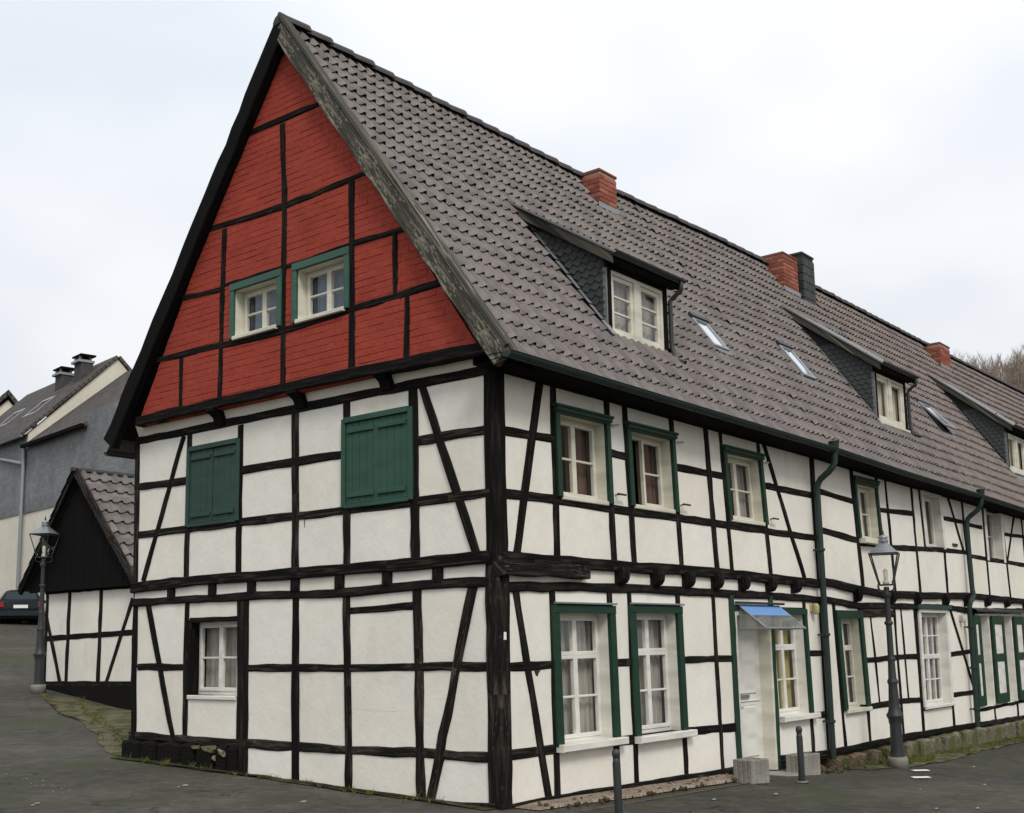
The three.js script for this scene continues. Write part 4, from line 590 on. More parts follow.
  bg([[6.30, 4.30], [3.0, 8.90]], 0.24, -0.24, 0.05, M.black, 'bargeboard'); bg([[6.32, 4.45], [3.0, 9.08]], 0.08, -0.2, 0.05, M.black, 'verge_fillet');
  for (const [a, b] of [[[-0.3, 4.3], [3.03, 8.92]], [[6.15, 4.5], [3.03, 8.92]]]) part(h, 'verge_soffit', prism(mk((u, v, d) => [-0.2 + d, v, -u]), [[a[0], a[1] - (a[0] < 0 ? 0.03 : 0.16)], [a[0], a[1] + 0.02], [b[0], b[1] + 0.02], [b[0], b[1] - 0.22]], 0, 0.45, 0), M.black);
  part(h, 'rear_gutter', tubeStrip(FRONT(-6.46), halfPipe(0.06), -0.2, 7, 4, () => 4.22), M.darkMetal);
  part(h, 'rear_wall', box(0.05, 7.3, 0.1, 4.3, -6.05, -5.9), M.plaster[0]);
  dormer(h, { x0: 2.58, x1: 3.90, z: -0.36, yb: 5.24, yt: 6.06, vTop: 3.5, sash: true, curtain: M.net, singles: true });
  roofWindow(h, 5.70, 6.14, 1.72, 2.32);
  chimney(h, 5.83, 6.30, -3.1, -2.6, 8.3, 8.96);
  downpipe(h, [V(7.2, 4.28, 0.40), V(7.2, 4.12, 0.39), V(7.19, 4.02, 0.33), V(7.18, 3.88, 0.14), V(7.18, 3.76, 0.11), V(7.18, 3.4, 0.11), V(7.18, -0.05, 0.12)]);
}
// ---------------------------------------------------------------- second house of the row
const houseB = thing('half_timbered_house', 'middle half-timbered house of the row, between the two green downpipes', 'house', [7.34, -0.1, 0]);
{
  const h = houseB, F = FRONT(0);
  timberWall(h, F, B_UP, [rect(7.36, 14.1, 2.3, 4.36)], { holes: [[9.3, 3.6], [12.3, 3.7]], cuts: [[[8.7, 4.12], [9.8, 4.12]], [[11.66, 4.22], [12.77, 4.22]], [[9.76, 4.3], [9.76, 3.08]]], tone: 3.1 });
  part(h, 'post', beam(F, [[9.74, 4.3], [9.76, 3.1]], 0.08, -0.09, 0.014), M.timberB);
  timberWall(h, F, B_LOW, [rect(7.37, 14.1, 0.0, 2.13)], { holes: [[8.3, 1.3], [11.9, 1.3]], cuts: [[[7.75, 2.03], [8.72, 2.03]], [[7.75, 0.56], [8.8, 0.56]]], tone: 3.3 });
  part(h, 'rail', beam(F, [[8.75, 2.0], [10.12, 2.0]], 0.12, -0.09, 0.02), M.worn);
  const e = [7.36, 8.59, 9.99, 11.15, 12.54, 13.71, 14.1]; for (let i = 0; i < e.length - 1; i++) part(h, 'plaster_panel', bx(F, e[i], e[i + 1], 2.08, 2.36, -0.1, -0.004 - 0.002 * (i % 2), 0.003), M.plaster[i % 5]);
  for (const x of e.slice(1, -1)) part(h, 'joist_end', along(F, [[-0.05, 2.36], [0.09, 2.36], [0.1, 2.28], [0.09, 2.22], [0.06, 2.17], [-0.05, 2.16]], x - 0.075, x + 0.075), M.timberB);
  part(h, 'wall_plate', tubeStrip(F, [[-0.1, -0.06], [0.05, -0.06], [0.05, -0.01], [-0.1, -0.01]], 7.34, 14.1, 8, (x) => interp(EAVE, x) - 0.03), M.black);
  addWindow(h, FRONT(0, -0.1, 3.1), { u0: 8.86, u1: 9.80, v0: 3.14, v1: 4.1, jw: 0.07, hw: 0.09, proud: 0.04, rec: 0.12, cap: 1, sashes: TWO, frame: M.cream, curtain: M.paleCurtain, sill: [8.86, 9.6, 3.16, 0.12, 0.08] });
  addWindow(h, FRONT(0, -0.085, 3.1), { u0: 11.80, u1: 12.83, v0: 3.18, v1: 4.20, jw: 0.1, hw: 0.09, proud: 0.03, rec: 0.125, sashes: [[0, 0.5, 0, 1, 1, 1], [0.5, 1, 0, 1, 1, 1]], sur: M.white, curtain: M.brownCurtain });
  addWindow(h, FRONT(0, -0.075, 0.6), { u0: 7.89, u1: 8.86, v0: 0.57, v1: 2.03, jw: 0.118, hw: 0.12, proud: 0.04, rec: 0.125, sashes: FOUR, frame: M.cream, curtain: M.net, sill: [7.95, 8.85, 0.585, 0.06, 0.06] });
  addWindow(h, FRONT(0, 0.02, 0.6), { u0: 11.17, u1: 12.62, v0: 0.45, v1: 2.09, jw: 0.10, hw: 0.06, proud: 0.03, rec: 0.125, sashes: [[0, 0.5, 0, 0.52, 2, 2], [0.5, 1, 0, 0.52, 2, 2], [0, 0.5, 0.52, 1, 2, 2], [0.5, 1, 0.52, 1, 2, 2]], sur: M.white, curtain: std([0.30, 0.24, 0.24], { map: T.canvas }), sill: [11.2, 12.6, 0.46, 0.06, 0.05] });
  part(h, 'lintel_board', bx(F, 11.1, 12.75, 2.09, 2.16, 0, 0.07), M.greenDark);
  part(h, 'wall_lamp', [box(13.3, 13.38, 1.9, 2.0, 0, 0.03), moved(lathe([[0.02, 0], [0.045, 0.02], [0.05, 0.12], [0, 0.15]], 12), 13.34, 1.86, 0.07)], std([0.5, 0.48, 0.4], { roughness: 0.4 }));
  part(h, 'vent_grille', bx(F, 13.25, 13.5, 3.27, 3.32, 0, 0.02), M.darkMetal);
  const roof = sub(h, 'roof'); roofBase(roof, 7.33, 14.1); rearSlope(roof, 7.33, 14.1);
  tileField(roof, h, 7.33, 14.1, (x, v) => (x > 11.0 && x < 12.75 && v > 1.2 && v < 4.1) || (x > 8.73 && x < 9.27 && v > 1.8 && v < 2.56) || (x > 12.1 && x < 13.85 && v > 4.95), () => false, [0.97, 0.96, 0.96]);
  ridgeTiles(roof, h, 7.33, 14.1); gutter(h, 7.34, 14.1);
  dormer(h, { x0: 11.15, x1: 12.6, z: -0.47, yb: 5.42, yt: 6.28, vTop: 4.1, sash: false, curtain: M.paleCurtain, singles: false });
  roofWindow(h, 8.77, 9.23, 1.82, 2.54);
  chimney(h, 12.3, 12.95, -3.1, -2.6, 8.4, 9.27); chimney(h, 13.2, 13.75, -3.05, -2.6, 8.4, 9.5, true);
  downpipe(h, [V(13.85, 4.19, 0.40), V(13.85, 4.03, 0.38), V(13.84, 3.94, 0.3), V(13.82, 3.82, 0.14), V(13.81, 3.7, 0.11), V(13.81, 2.5, 0.12), V(13.80, 2.36, 0.14), V(13.58, 2.24, 0.14), V(13.55, 2.1, 0.12), V(13.52, -0.02, 0.12)]);
  for (let i = 0, x = 7.4; x < 14.0; i++) { const l = 0.3 + 0.4 * hsh(i, 21), b = hgt(x + l / 2, 0.15) - 0.1; part(h, 'plinth_stone', prism(F, [[x + 0.015, b], [x + l - 0.01, b], [x + l - 0.03 * hsh(i, 1), -0.055 - 0.03 * hsh(i, 3)], [x + l * 0.5, -0.04], [x + 0.03 * hsh(i, 6), -0.06 - 0.02 * hsh(i, 8)]], -0.25, 0.07 + 0.1 * hsh(i, 5), 0.035), i < 5 ? M.stoneB : M.stone); x += l; }
}
// ---------------------------------------------------------------- third house of the row
const houseC = thing('half_timbered_house', 'farthest house of the half-timbered row, with white-panelled green shutters', 'house', [14.12, -0.1, 0]);
{
  const h = houseC, F = FRONT(0), X1 = 30;
  timberWall(h, F, C_UP, [rect(14.12, 20, 2.26, 4.3)], { holes: [[15.9, 3.8]], cuts: [[[15.2, 4.22], [16.4, 4.22]]], tone: 4.1 });
  timberWall(h, F, C_LOW, [rect(14.12, 20, -0.04, 2.12)], { holes: [[14.7, 1.2], [16.2, 1.2], [17.6, 1.2]], cuts: [[[14.37, 2.1], [14.37, 0.28]], [[15.03, 2.1], [15.03, 0.28]], [[15.82, 2.1], [15.82, 0.28]], [[16.5, 2.1], [16.5, 0.28]], [[17.2, 2.1], [17.2, 0.28]], [[18.0, 2.1], [18.0, 0.28]]], tone: 4.3 });
  { // the rest of the wall, past the edge of the picture
    const up = [['jetty_beam', 0.115, [19.5, 2.3], [X1, 2.24]], ['rail', 0.085, [19.9, 3.09], [X1, 3.05]]], lo = [['beam', 0.1, [19.5, 2.15], [X1, 2.1]], ['sill_beam', 0.09, [18.8, -0.07], [X1, -0.1]], ['rail', 0.08, [20, 0.45], [X1, 0.43]]], hu = [], hl = [], w = [];
    for (let x = 20, i = 0; x < X1; x += 1.15, i++) { up.push(['post', 0.085, [x, 4.25], [x, 2.28]]); lo.push(['post', 0.085, [x, 2.1], [x, -0.06]]); if (i % 3 === 1 && x < 29) { hu.push([x + 0.5, 3.6]); hl.push([x + 0.5, 1.2]); w.push(x); } else { up.push(['rail', 0.07, [x, 3.7], [x + 1.15, 3.7]]); lo.push(['rail', 0.07, [x, 1.3], [x + 1.15, 1.3]]); } }
    timberWall(h, F, up, [rect(20, X1, 2.26, 4.26)], { holes: hu, tone: 4.5 }); timberWall(h, F, lo, [rect(20, X1, -0.06, 2.12)], { holes: hl, tone: 4.7 });
    for (const x of w) { addWindow(h, F, { u0: x + 0.03, u1: x + 1.12, v0: 3.1, v1: 4.25, jw: 0.1, hw: 0.1, rec: 0.14, sashes: TWO, sur: M.green }); addWindow(h, F, { u0: x + 0.03, u1: x + 1.12, v0: 0.47, v1: 2.08, jw: 0.1, hw: 0.1, rec: 0.14, sashes: FOUR, sur: M.green, sill: [x, x + 1.15, 0.48, 0.08, 0.06] }); }
  } part(h, 'plaster_panel', bx(F, 14.12, 20, 2.1, 2.3, -0.1, -0.006), M.plaster[2]);
  for (const x of [14.94, 16.21, 17.5]) part(h, 'joist_end', along(F, [[-0.05, 2.34], [0.09, 2.34], [0.1, 2.26], [0.08, 2.2], [-0.05, 2.16]], x - 0.075, x + 0.075), M.timberB);
  addWindow(h, F, { u0: 15.24, u1: 16.46, v0: 3.09, v1: 4.22, jw: 0.12, hw: 0.07, proud: 0.02, rec: 0.16, sashes: TWO, sur: M.white, curtain: M.net });
  for (const [a, b] of [[14.38, 15.02], [15.83, 16.49], [17.21, 17.99]]) addWindow(h, F, { u0: a - 0.03, u1: b + 0.03, v0: 0.3, v1: 2.05, jw: 0.05, hw: 0.05, proud: 0.01, rec: 0.2, sashes: [[0, 1, 0, 0.68, 1, 2], [0, 1, 0.68, 1, 1, 1]], sur: M.white, curtain: M.paleCurtain });
  for (const [a, b] of [[13.92, 14.34], [15.05, 15.80], [16.52, 17.18]]) {
    const g = sub(h, 'shutter'), f = FRONT(0.03), w = 0.12; part(g, 'shutter_frame', [bx(f, a, a + w, 0.32, 2.0, 0, 0.04), bx(f, b - w, b, 0.32, 2.0, 0, 0.04), bx(f, a + w, b - w, 0.32, 0.5, 0, 0.039), bx(f, a + w, b - w, 1.12, 1.26, 0, 0.039), bx(f, a + w, b - w, 1.84, 2.0, 0, 0.039)], M.green);
    for (const [y0, y1] of [[0.5, 1.12], [1.26, 1.84]]) part(g, 'panel', bx(f, a + w, b - w, y0, y1, 0, 0.022, 0.01), M.white, 'white shutter panel');
  }
  part(h, 'pent_strip', tubeStrip(F, [[0, 0.05], [0.12, 0], [0.12, -0.03], [0, -0.03]], 14.0, 20, 6, () => 2.1), M.darkMetal);
  part(h, 'wall_plate', tubeStrip(F, [[-0.1, -0.06], [0.05, -0.06], [0.05, -0.01], [-0.1, -0.01]], 14.1, X1, 8, (x) => interp(EAVE, x) - 0.03), M.black);
  const roof = sub(h, 'roof'); roofBase(roof, 14.1, X1 + 0.5); rearSlope(roof, 14.1, X1 + 0.5);
  tileField(roof, h, 14.1, X1 + 0.5, (x, v) => (x > 18.7 && x < 20.5 && v > 1.17 && v < 4.1) || (x > 15.25 && x < 16.05 && v > 1.75 && v < 2.66) || (x > 21 && x < 22.2 && v > 5), () => false, [1.04, 0.98, 0.95]);
  ridgeTiles(roof, h, 14.1, X1 + 0.5); gutter(h, 14.1, X1 + 0.4);
  dormer(h, { x0: 18.85, x1: 20.4, z: -0.45, yb: 5.34, yt: 6.2, vTop: 4.1, sash: false, curtain: M.paleCurtain, singles: false });
  roofWindow(h, 15.3, 16.0, 1.8, 2.6, 0.12);
  chimney(h, 21.4, 22.15, -3.1, -2.6, 8.5, 9.17);
  for (let i = 0, x = 14.1; x < 20; i++) { const l = 0.35 + 0.4 * hsh(i, 31), b = hgt(x + l / 2, 0.15) - 0.1; part(h, 'plinth_stone', prism(F, [[x + 0.015, b], [x + l - 0.01, b], [x + l - 0.02, -0.09], [x + l * 0.5, -0.07], [x + 0.02, -0.09]], -0.25, 0.07 + 0.08 * hsh(i, 5), 0.035), M.stone); x += l; }
}

// ---------------------------------------------------------------- ground beside the walls
const patch = (pts, y, n = 40, rough = 0.12, seed = 1) => { // an uneven patch lying on the ground, outline given in (x, z)
  const c = pts.reduce((a, p) => [a[0] + p[0] / pts.length, a[1] + p[1] / pts.length], [0, 0]), ring = [], per = pts.map((p, i) => { const q = pts[(i + 1) % pts.length]; return Math.hypot(q[0] - p[0], q[1] - p[1]); }), L = per.reduce((a, b) => a + b, 0);
  pts.forEach((p, i) => { const q = pts[(i + 1) % pts.length], m = Math.max(2, Math.round(n * per[i] / L)); for (let k = 0; k < m; k++) { const t = k / m, r = (vn(ring.length * 0.7, seed * 3.3, 0, 5) - 0.5) * rough; ring.push([lerp(p[0], q[0], t) + r, lerp(p[1], q[1], t) + (vn(ring.length * 0.6, seed * 7.7, 0, 6) - 0.5) * rough]); } });
  const P = [], U = [], K = 6, at = (i, k) => { const p = ring[i % ring.length], s = k / K; return [lerp(c[0], p[0], s), lerp(c[1], p[1], s), s]; }, put = ([x, z, s]) => { P.push(x, hgt(x, z) + y * Math.min(1, (1 - s) * 6 + 0.05) + 0.011, z); U.push(x, z); };
  for (let i = 0; i < ring.length; i++) for (let k = 0; k < K; k++) { const a = at(i, k), b = at(i + 1, k), d = at(i + 1, k + 1), e = at(i, k + 1); [a, d, b, a, e, d].forEach(put); }
  return geo(P, U);
};
struct('path_edge', patch([[0.15, 0.02], [0.15, 0.34], [1.6, 0.43], [3.6, 0.45], [4.4, 0.42], [4.4, 0.02]], 0.03, 60, 0.06, 2), M.gravel);
struct('path_edge', sheet(steps(0.4, 4.3, 0.3), [0.60, 0.65], 0.006), std([0.42, 0.38, 0.33], { map: T.gravel }));
struct('moss_verge', patch([[5.0, -17.0], [5.36, -14.1], [2.8, -10.2], [0.12, -6.2], [-0.05, -6.35], [1.1, -8.4], [3.5, -13.2]], 0.004, 90, 0.16, 3), std([1.0, 0.95, 0.85], { map: T.moss, bumpMap: T.asphaltB, bumpScale: 0.03 }));
struct('moss_verge', patch([[7.4, 0.05], [7.4, 0.5], [9, 0.75], [12, 0.62], [16, 0.55], [19, 0.5], [19, 0.05]], 0.012, 90, 0.28, 5), M.moss);
struct('moss_verge', patch([[-0.10, -0.1], [-0.16, -1.5], [-0.14, -3.4], [-0.22, -6.2], [0, -6.2], [0, -0.1]], 0.008, 130, 0.12, 8), std([0.42, 0.39, 0.32], { map: T.moss, bumpMap: T.asphaltB, bumpScale: 0.02 }));
{ // loose rubble along the foot of the walls
  const g = new THREE.IcosahedronGeometry(1, 0), r = rng(8), N = 520, im = new THREE.InstancedMesh(g, M.stone, N), m = new THREE.Matrix4(), q = new THREE.Quaternion(), e = new THREE.Euler(), col = new THREE.Color();
  for (let i = 0; i < N; i++) { let x, z; if (i < 260) { x = 0.3 + r() * 4.0; z = 0.05 + r() * 0.42; } else if (i < 430) { x = 6.2 + r() * 4; z = 0.08 + r() * r() * 0.5; } else { x = 10 + r() * 8; z = 0.1 + r() * r() * 0.5; } const s = 0.008 + 0.028 * r() * r() * (i >= 260 && i < 430 ? 1.9 : 1); e.set(r() * 6, r() * 6, r() * 6); m.compose(V(x, hgt(x, z) + 0.018 + s * 0.3, z), q.setFromEuler(e), V(s * (1 + r()), s * 0.8, s * (0.8 + r() * 0.6))); im.setMatrixAt(i, m); im.setColorAt(i, col.setRGB(0.9 + 0.5 * r(), 0.75 + 0.35 * r(), 0.65 + 0.3 * r())); }
  im.name = 'rubble'; im.userData = { label: 'loose mortar and stone rubble along the foot of the walls', category: 'rubble', kind: 'stuff' }; scene.add(im);
}
{ // grass and weeds in the joints at the foot of the walls
  const p = [], u = [], r = rng(31); for (let i = 0; i < 9; i++) { const a = r() * 6.28, l = 0.03 + 0.05 * r(), b = 0.25 + r() * 0.7, w = 0.003; const o = [Math.cos(a) * 0.012 * r(), Math.sin(a) * 0.012 * r()], tip = [o[0] + Math.cos(a) * l * b, l, o[1] + Math.sin(a) * l * b]; p.push(o[0] - w, 0, o[1] - w, o[0] + w, 0, o[1] + w, ...tip); u.push(0, 0, 1, 0, 0, 1); }
  const N = 620, im = new THREE.InstancedMesh(geo(p, u), std([0.09, 0.115, 0.035], { roughness: 1 }), N), m = new THREE.Matrix4(), q = new THREE.Quaternion(), col = new THREE.Color();
  for (let i = 0; i < N; i++) { let x, z; const k = r(); if (k < 0.5) { x = 8.2 + r() * 9; z = 0.2 + r() * r() * 0.55; } else if (k < 0.7) { x = 9.3 + (r() - 0.5) * 1.1; z = 0.36 + (r() - 0.5) * 0.5; } else if (k < 0.9) { const t = r(); x = lerp(5.2, 0.35, t) + r() * 0.3 - 0.1; z = lerp(-15.8, -6.5, t); } else { x = -0.06 - r() * 0.2; z = -r() * 6; } m.compose(V(x, hgt(x, z) + 0.01, z), q.setFromAxisAngle(V(0, 1, 0), r() * 6.28), V(1, 0.6 + 0.8 * r(), 1)); im.setMatrixAt(i, m); im.setColorAt(i, col.setRGB(0.7 + 0.8 * r(), 0.8 + 0.5 * r(), 0.7)); }
  im.name = 'grass'; im.userData = { label: 'short weeds and grass growing at the foot of the walls', category: 'grass', kind: 'stuff' }; scene.add(im);
}
// ---------------------------------------------------------------- street lamps
function streetLamp(x, z, label, turn, lean = [0, 0], size = 1) {
  const y = hgt(x, z) - 0.02, t = thing('street_lamp', label, 'street lamp', [x, y, z], 'old cast-iron street lamps'); const w = (g) => moved(g, x, y, z);
  part(t, 'footing', w(lathe([[0.0, 0], [0.165, 0], [0.16, 0.16], [0.145, 0.2], [0, 0.2]], 18)), M.concrete);
  part(t, 'post', w(lathe([[0.115, 0.18], [0.115, 0.24], [0.1, 0.28], [0.092, 0.70], [0.105, 0.74], [0.105, 0.78], [0.13, 0.83], [0.135, 0.86], [0.105, 0.9], [0.09, 0.98], [0.085, 1.05], [0.075, 1.25], [0.07, 1.34], [0.085, 1.37], [0.085, 1.4], [0.065, 1.44], [0.055, 1.7], [0.07, 1.73], [0.07, 1.76], [0.05, 1.8], [0.044, 2.72], [0.06, 2.75], [0.075, 2.8], [0.05, 2.85], [0.04, 2.92], [0, 2.92]], 20)), M.darkMetal);
  part(t, 'collar', w(lathe([[0.055, 2.3], [0.068, 2.31], [0.068, 2.35], [0.055, 2.36]], 16)), M.darkMetal);
  const S = [[1, 1], [-1, 1], [-1, -1], [1, -1]], b0 = 2.95, b1 = 3.46, r0 = 0.105, r1 = 0.225, cage = [];
  for (const [a, b] of S) { cage.push(bar(V(x + a * r0, y + b0, z + b * r0), V(x + a * r1, y + b1, z + b * r1), 0.012, 6)); cage.push(tube([V(x + a * 0.03, y + 2.84, z + b * 0.03), V(x + a * 0.11, y + 2.86, z + b * 0.11), V(x + a * 0.13, y + 2.93, z + b * 0.13), V(x + a * 0.10, y + 3.0, z + b * 0.10)], 0.009, 6, 4)); }
  for (let i = 0; i < 4; i++) { const [a, b] = S[i], [c, d] = S[(i + 1) % 4]; for (const [r, h] of [[r0, b0], [r1, b1]]) cage.push(bar(V(x + a * r, y + h, z + b * r), V(x + c * r, y + h, z + d * r), 0.013, 6)); const q = new Tri(WORLD); q.quad([x + a * r0, y + b0, z + b * r0], [x + c * r0, y + b0, z + d * r0], [x + c * r1, y + b1, z + d * r1], [x + a * r1, y + b1, z + b * r1]); part(t, 'lantern_pane', q.done(), M.glass); }
  part(t, 'lantern_frame', cage, M.darkMetal);
  const cap = new THREE.CylinderGeometry(0.09, 0.33, 0.18, 4, 1).toNonIndexed(); cap.rotateY(Math.PI / 4); part(t, 'lantern_roof', [w(cap.translate(0, b1 + 0.09, 0)), w(lathe([[0.0, b1 + 0.16], [0.075, b1 + 0.16], [0.08, b1 + 0.22], [0.06, b1 + 0.25], [0.09, b1 + 0.27], [0.03, b1 + 0.31], [0, b1 + 0.32]], 14))], M.zinc);
  part(t, 'finial', w(lathe([[0, b1 + 0.3], [0.016, b1 + 0.31], [0.02, b1 + 0.35], [0.008, b1 + 0.38], [0, b1 + 0.44]], 10)), M.darkMetal);
  part(t, 'burner', w(lathe([[0, b0], [0.05, b0], [0.05, b0 + 0.06], [0.03, b0 + 0.08], [0.04, b0 + 0.24], [0, b0 + 0.27]], 12)), M.cream);
  t.rotation.set(lean[0], turn, lean[1]); t.scale.setScalar(size); return t;
}
streetLamp(8.22, 0.64, 'cast-iron street lamp standing close to the white front wall', 0.3, [0, 0.014], 0.895);
streetLamp(4.92, -17.0, 'cast-iron street lamp at the corner of the small black-gabled shed', 0.5);

// ---------------------------------------------------------------- bollards, planters, litter
function bollard(x, z, top, label) { const y = hgt(x, z) - 0.03, h = top - y, t = thing('bollard', label, 'bollard', [x, y, z], 'thin metal bollards on the street'); part(t, 'tube', moved(lathe([[0, 0], [0.037, 0], [0.037, h - 0.12], [0.032, h - 0.11], [0.032, h - 0.08], [0.025, h - 0.09], [0, h - 0.09]], 16), x, y, z), M.darkMetal); part(t, 'knob', moved(lathe([[0, h - 0.1], [0.026, h - 0.085], [0.036, h - 0.06], [0.039, h - 0.035], [0.033, h - 0.012], [0.018, h], [0, h]], 16), x, y, z), M.darkMetal); part(t, 'base_plate', moved(lathe([[0, 0.025], [0.075, 0.025], [0.07, 0.045], [0.045, 0.05]], 16), x, y, z), M.concrete); return t; }
const bo1 = bollard(0.40, 1.05, 0.66, 'thin dark bollard in front of the windows beside the corner post'); bo1.rotation.z = 0.035;
const bo2 = bollard(4.19, 1.05, 0.62, 'thin dark bollard in front of the planter right of the white door'); bo2.rotation.z = 0.02;
function planter(x, z, w, label, turn) { const y = hgt(x, z) - 0.02, t = thing('planter', label, 'planter', [x, y, z], 'small concrete planters by the door'), h = 0.28, d = 0.27, n = 4; // fluted block
  const fr = (k) => mk((u, v, o) => { const a = k * Math.PI / 2, c = Math.cos(a), s = Math.sin(a), e = (k % 2 ? w : d) / 2 + o; return [x + c * u + s * e, y + v, z - s * u + c * e]; });
  const rim = []; for (let k = 0; k < 4; k++) { const L = (k % 2 ? d : w) / 2; for (let i = 0; i < n; i++) part(t, 'rib', bx(fr(k), lerp(-L, L, i / n) + 0.003, lerp(-L, L, (i + 1) / n) - 0.003, 0, h - 0.002 * (i % 2), -0.05, 0.004, 0.008), M.concrete); rim.push(bx(fr(k), -L + 0.02, L - 0.02, 0.0, h - 0.012, -0.07, -0.005)); }
  part(t, 'body', rim, M.concrete); part(t, 'fill', box(x - w / 2 + 0.04, x + w / 2 - 0.04, y, y + h - 0.006, z - d / 2 + 0.04, z + d / 2 - 0.04), M.concrete); t.rotation.y = turn; return t; }
planter(3.86, 0.58, 0.33, 'fluted concrete planter at the foot of the white front door', -0.15);
planter(5.83, 0.30, 0.42, 'fluted concrete planter under the window right of the front door', -0.05);
for (const [x, z, a, lab] of [[7.75, 1.13, -0.85, 'white paper strip on the road, the one closer to the street lamp'], [6.52, 1.58, -0.9, 'white paper strip on the road, the one farther from the street lamp']]) { const y = hgt(x, z) + 0.02; single('paper_strip', moved(box(-0.11, 0.11, 0, 0.006, -0.06, 0.06, 0.002), x, y, z, a), M.paper, lab, 'paper', 'paper strips on the road', [x, y, z]); }
{ const r = rng(77), spots = []; for (let i = 0; i < 16; i++) spots.push([-4 + r() * 14, 1 + r() * 3.5, 0.012 + 0.014 * r()]); for (let i = 0; i < 34; i++) { const t = r(), q = (r() + r() - 1) * 0.16; spots.push([lerp(-1.6, -2.25, t) + q, lerp(-6.1, -3.5, t) + q * 0.4, 0.003 + 0.006 * r()]); } for (let i = 0; i < 9; i++) spots.push([-3 + r() * 3, -1.5 - r() * 9, 0.012 + 0.016 * r()]);
  const im = new THREE.InstancedMesh(new THREE.IcosahedronGeometry(1, 0), std([0.26, 0.25, 0.22]), spots.length), m = new THREE.Matrix4(); spots.forEach(([x, z, s], i) => { m.makeScale(s * 1.6, s * 0.5, s).setPosition(x, hgt(x, z) + 0.012, z); im.setMatrixAt(i, m); }); im.name = 'grit'; im.userData = { label: 'pale grit and small pebbles scattered over the road', category: 'grit', kind: 'stuff' }; scene.add(im); }

// ---------------------------------------------------------------- the shed behind
const shed = thing('shed', 'small half-timbered shed with a black boarded gable behind the corner house', 'shed', [5.4, 0.6, -16]);
{
  const h = shed, G = GABLE(5.4), ax = 16.2, ay = 5.58, e0 = 18.25, e1 = 13.85, ey = 3.08;
  const tim = [['post', 0.12, [17.62, 3.0], [17.62, 0.95]], ['post', 0.13, [16.70, 2.98], [16.72, 0.95]], ['post', 0.13, [15.46, 2.98], [15.47, 0.95]], ['post', 0.12, [14.2, 3.0], [14.2, 0.95]], ['rail', 0.12, [17.65, 1.93], [14.15, 2.0]], ['beam', 0.14, [17.7, 2.99], [14.15, 2.98]], ['sill_beam', 0.12, [17.7, 0.93], [14.15, 0.95]], ['brace', 0.11, [17.66, 2.5], [16.96, 0.96]], ['brace', 0.11, [14.28, 2.7], [15.16, 0.96]]];
  const P2 = []; timberWall(h, G, tim, [rect(14.2, 17.62, 0.95, 3.0)], { tone: 5.1 });
  part(h, 'plinth', box(5.36, 9.9, 0.1, 0.9, -17.7, -14.1), M.blackStone);
  part(h, 'side_wall', [box(5.45, 9.9, 0.9, 3.1, -17.66, -17.5), box(5.45, 9.9, 0.9, 3.1, -14.3, -14.12), box(9.8, 9.95, 0.9, 3.1, -17.5, -14.3)], M.plaster[1]);
  for (let i = 0; i < 17; i++) { const s0 = lerp(e1 + 0.1, e0 - 0.1, i / 17), s1 = lerp(e1 + 0.1, e0 - 0.1, (i + 1) / 17), top = (s) => (s > ax ? lerp(ay, ey, (s - ax) / (e0 - ax)) : lerp(ay, ey, (ax - s) / (ax - e1))) - 0.08; const P = [[s0 + 0.004, 2.96], [s1 - 0.004, 2.96], [s1 - 0.004, top(s1 - 0.004)]]; if (s0 < ax && s1 > ax) P.push([ax, top(ax)]); P.push([s0 + 0.004, top(s0 + 0.004)]); part(h, 'gable_board', prism(GABLE(5.25), P, -0.04, 0.003 * (i % 3), 0.004), M.black); }
  for (const [a, b] of [[[e0 + 0.08, ey - 0.1], [ax, ay - 0.02]], [[e1 - 0.08, ey - 0.1], [ax, ay - 0.02]]]) part(h, 'bargeboard', beam(GABLE(5.1), [a, b], 0.17, -0.05, 0.02), a[0] > ax ? M.black : M.worn);
  // tiled slopes
  const roof = sub(h, 'roof');
  for (const [e, sg] of [[e1, 1], [e0, -1]]) {
    const run = Math.abs(ax - e), L = Math.hypot(run, ay - ey), rows = 10, ex = L / rows, tw = 0.26, colr = tileCols.map((c) => mul(c, 0.95)), geos = colr.map((c) => tileGeo(tw, ex + 0.06, c, 1.5)), X = V(sg, 0, 0), Y = V(0, (ay - ey) / L, -sg * run / L), Z = X.clone().cross(Y), rest = [];
    part(roof, 'roof_boards', prism(mk((u, v, d) => [u, ey + v * (ay - ey) / L + d * Z.y, -e + v * Y.z + d * Z.z], sg < 0), rect(5.08, 10, -0.05, L), -0.06, -0.02, 0), M.under);
    for (let r = 0; r < rows; r++) for (let c = 0; c < 19; c++) { const x = sg > 0 ? 5.06 + c * tw : 5.06 + (c + 1) * tw, v = r * ex - 0.03, m = new THREE.Matrix4().makeBasis(X, Y, Z).setPosition(x, ey + v * Y.y + 0.01 * Z.y, -e + v * Y.z + 0.01 * Z.z), k = Math.floor(hsh(r, c, 14) * 6); if (sg > 0 && c < 9) { const t = new THREE.Mesh(geos[k], M.tile); t.name = 'roof_tile'; t.applyMatrix4(m); t.position.sub(baseOf.get(h)); roof.add(t); } else rest.push(geos[k].clone().applyMatrix4(m)); }
    part(roof, 'tile_field', mergeGeometries(rest), M.tile).userData.kind = 'stuff';
  }
  for (let i = 0; i < 13; i++) { const g = new THREE.CylinderGeometry(0.09, 0.11, 0.42, 10, 1, false, -Math.PI / 2, Math.PI).toNonIndexed().rotateZ(Math.PI / 2).rotateX(-Math.PI / 2); part(roof, 'ridge_tile', moved(g, 5.25 + i * 0.38, ay - 0.03, -ax), M.slate[1]); }
}
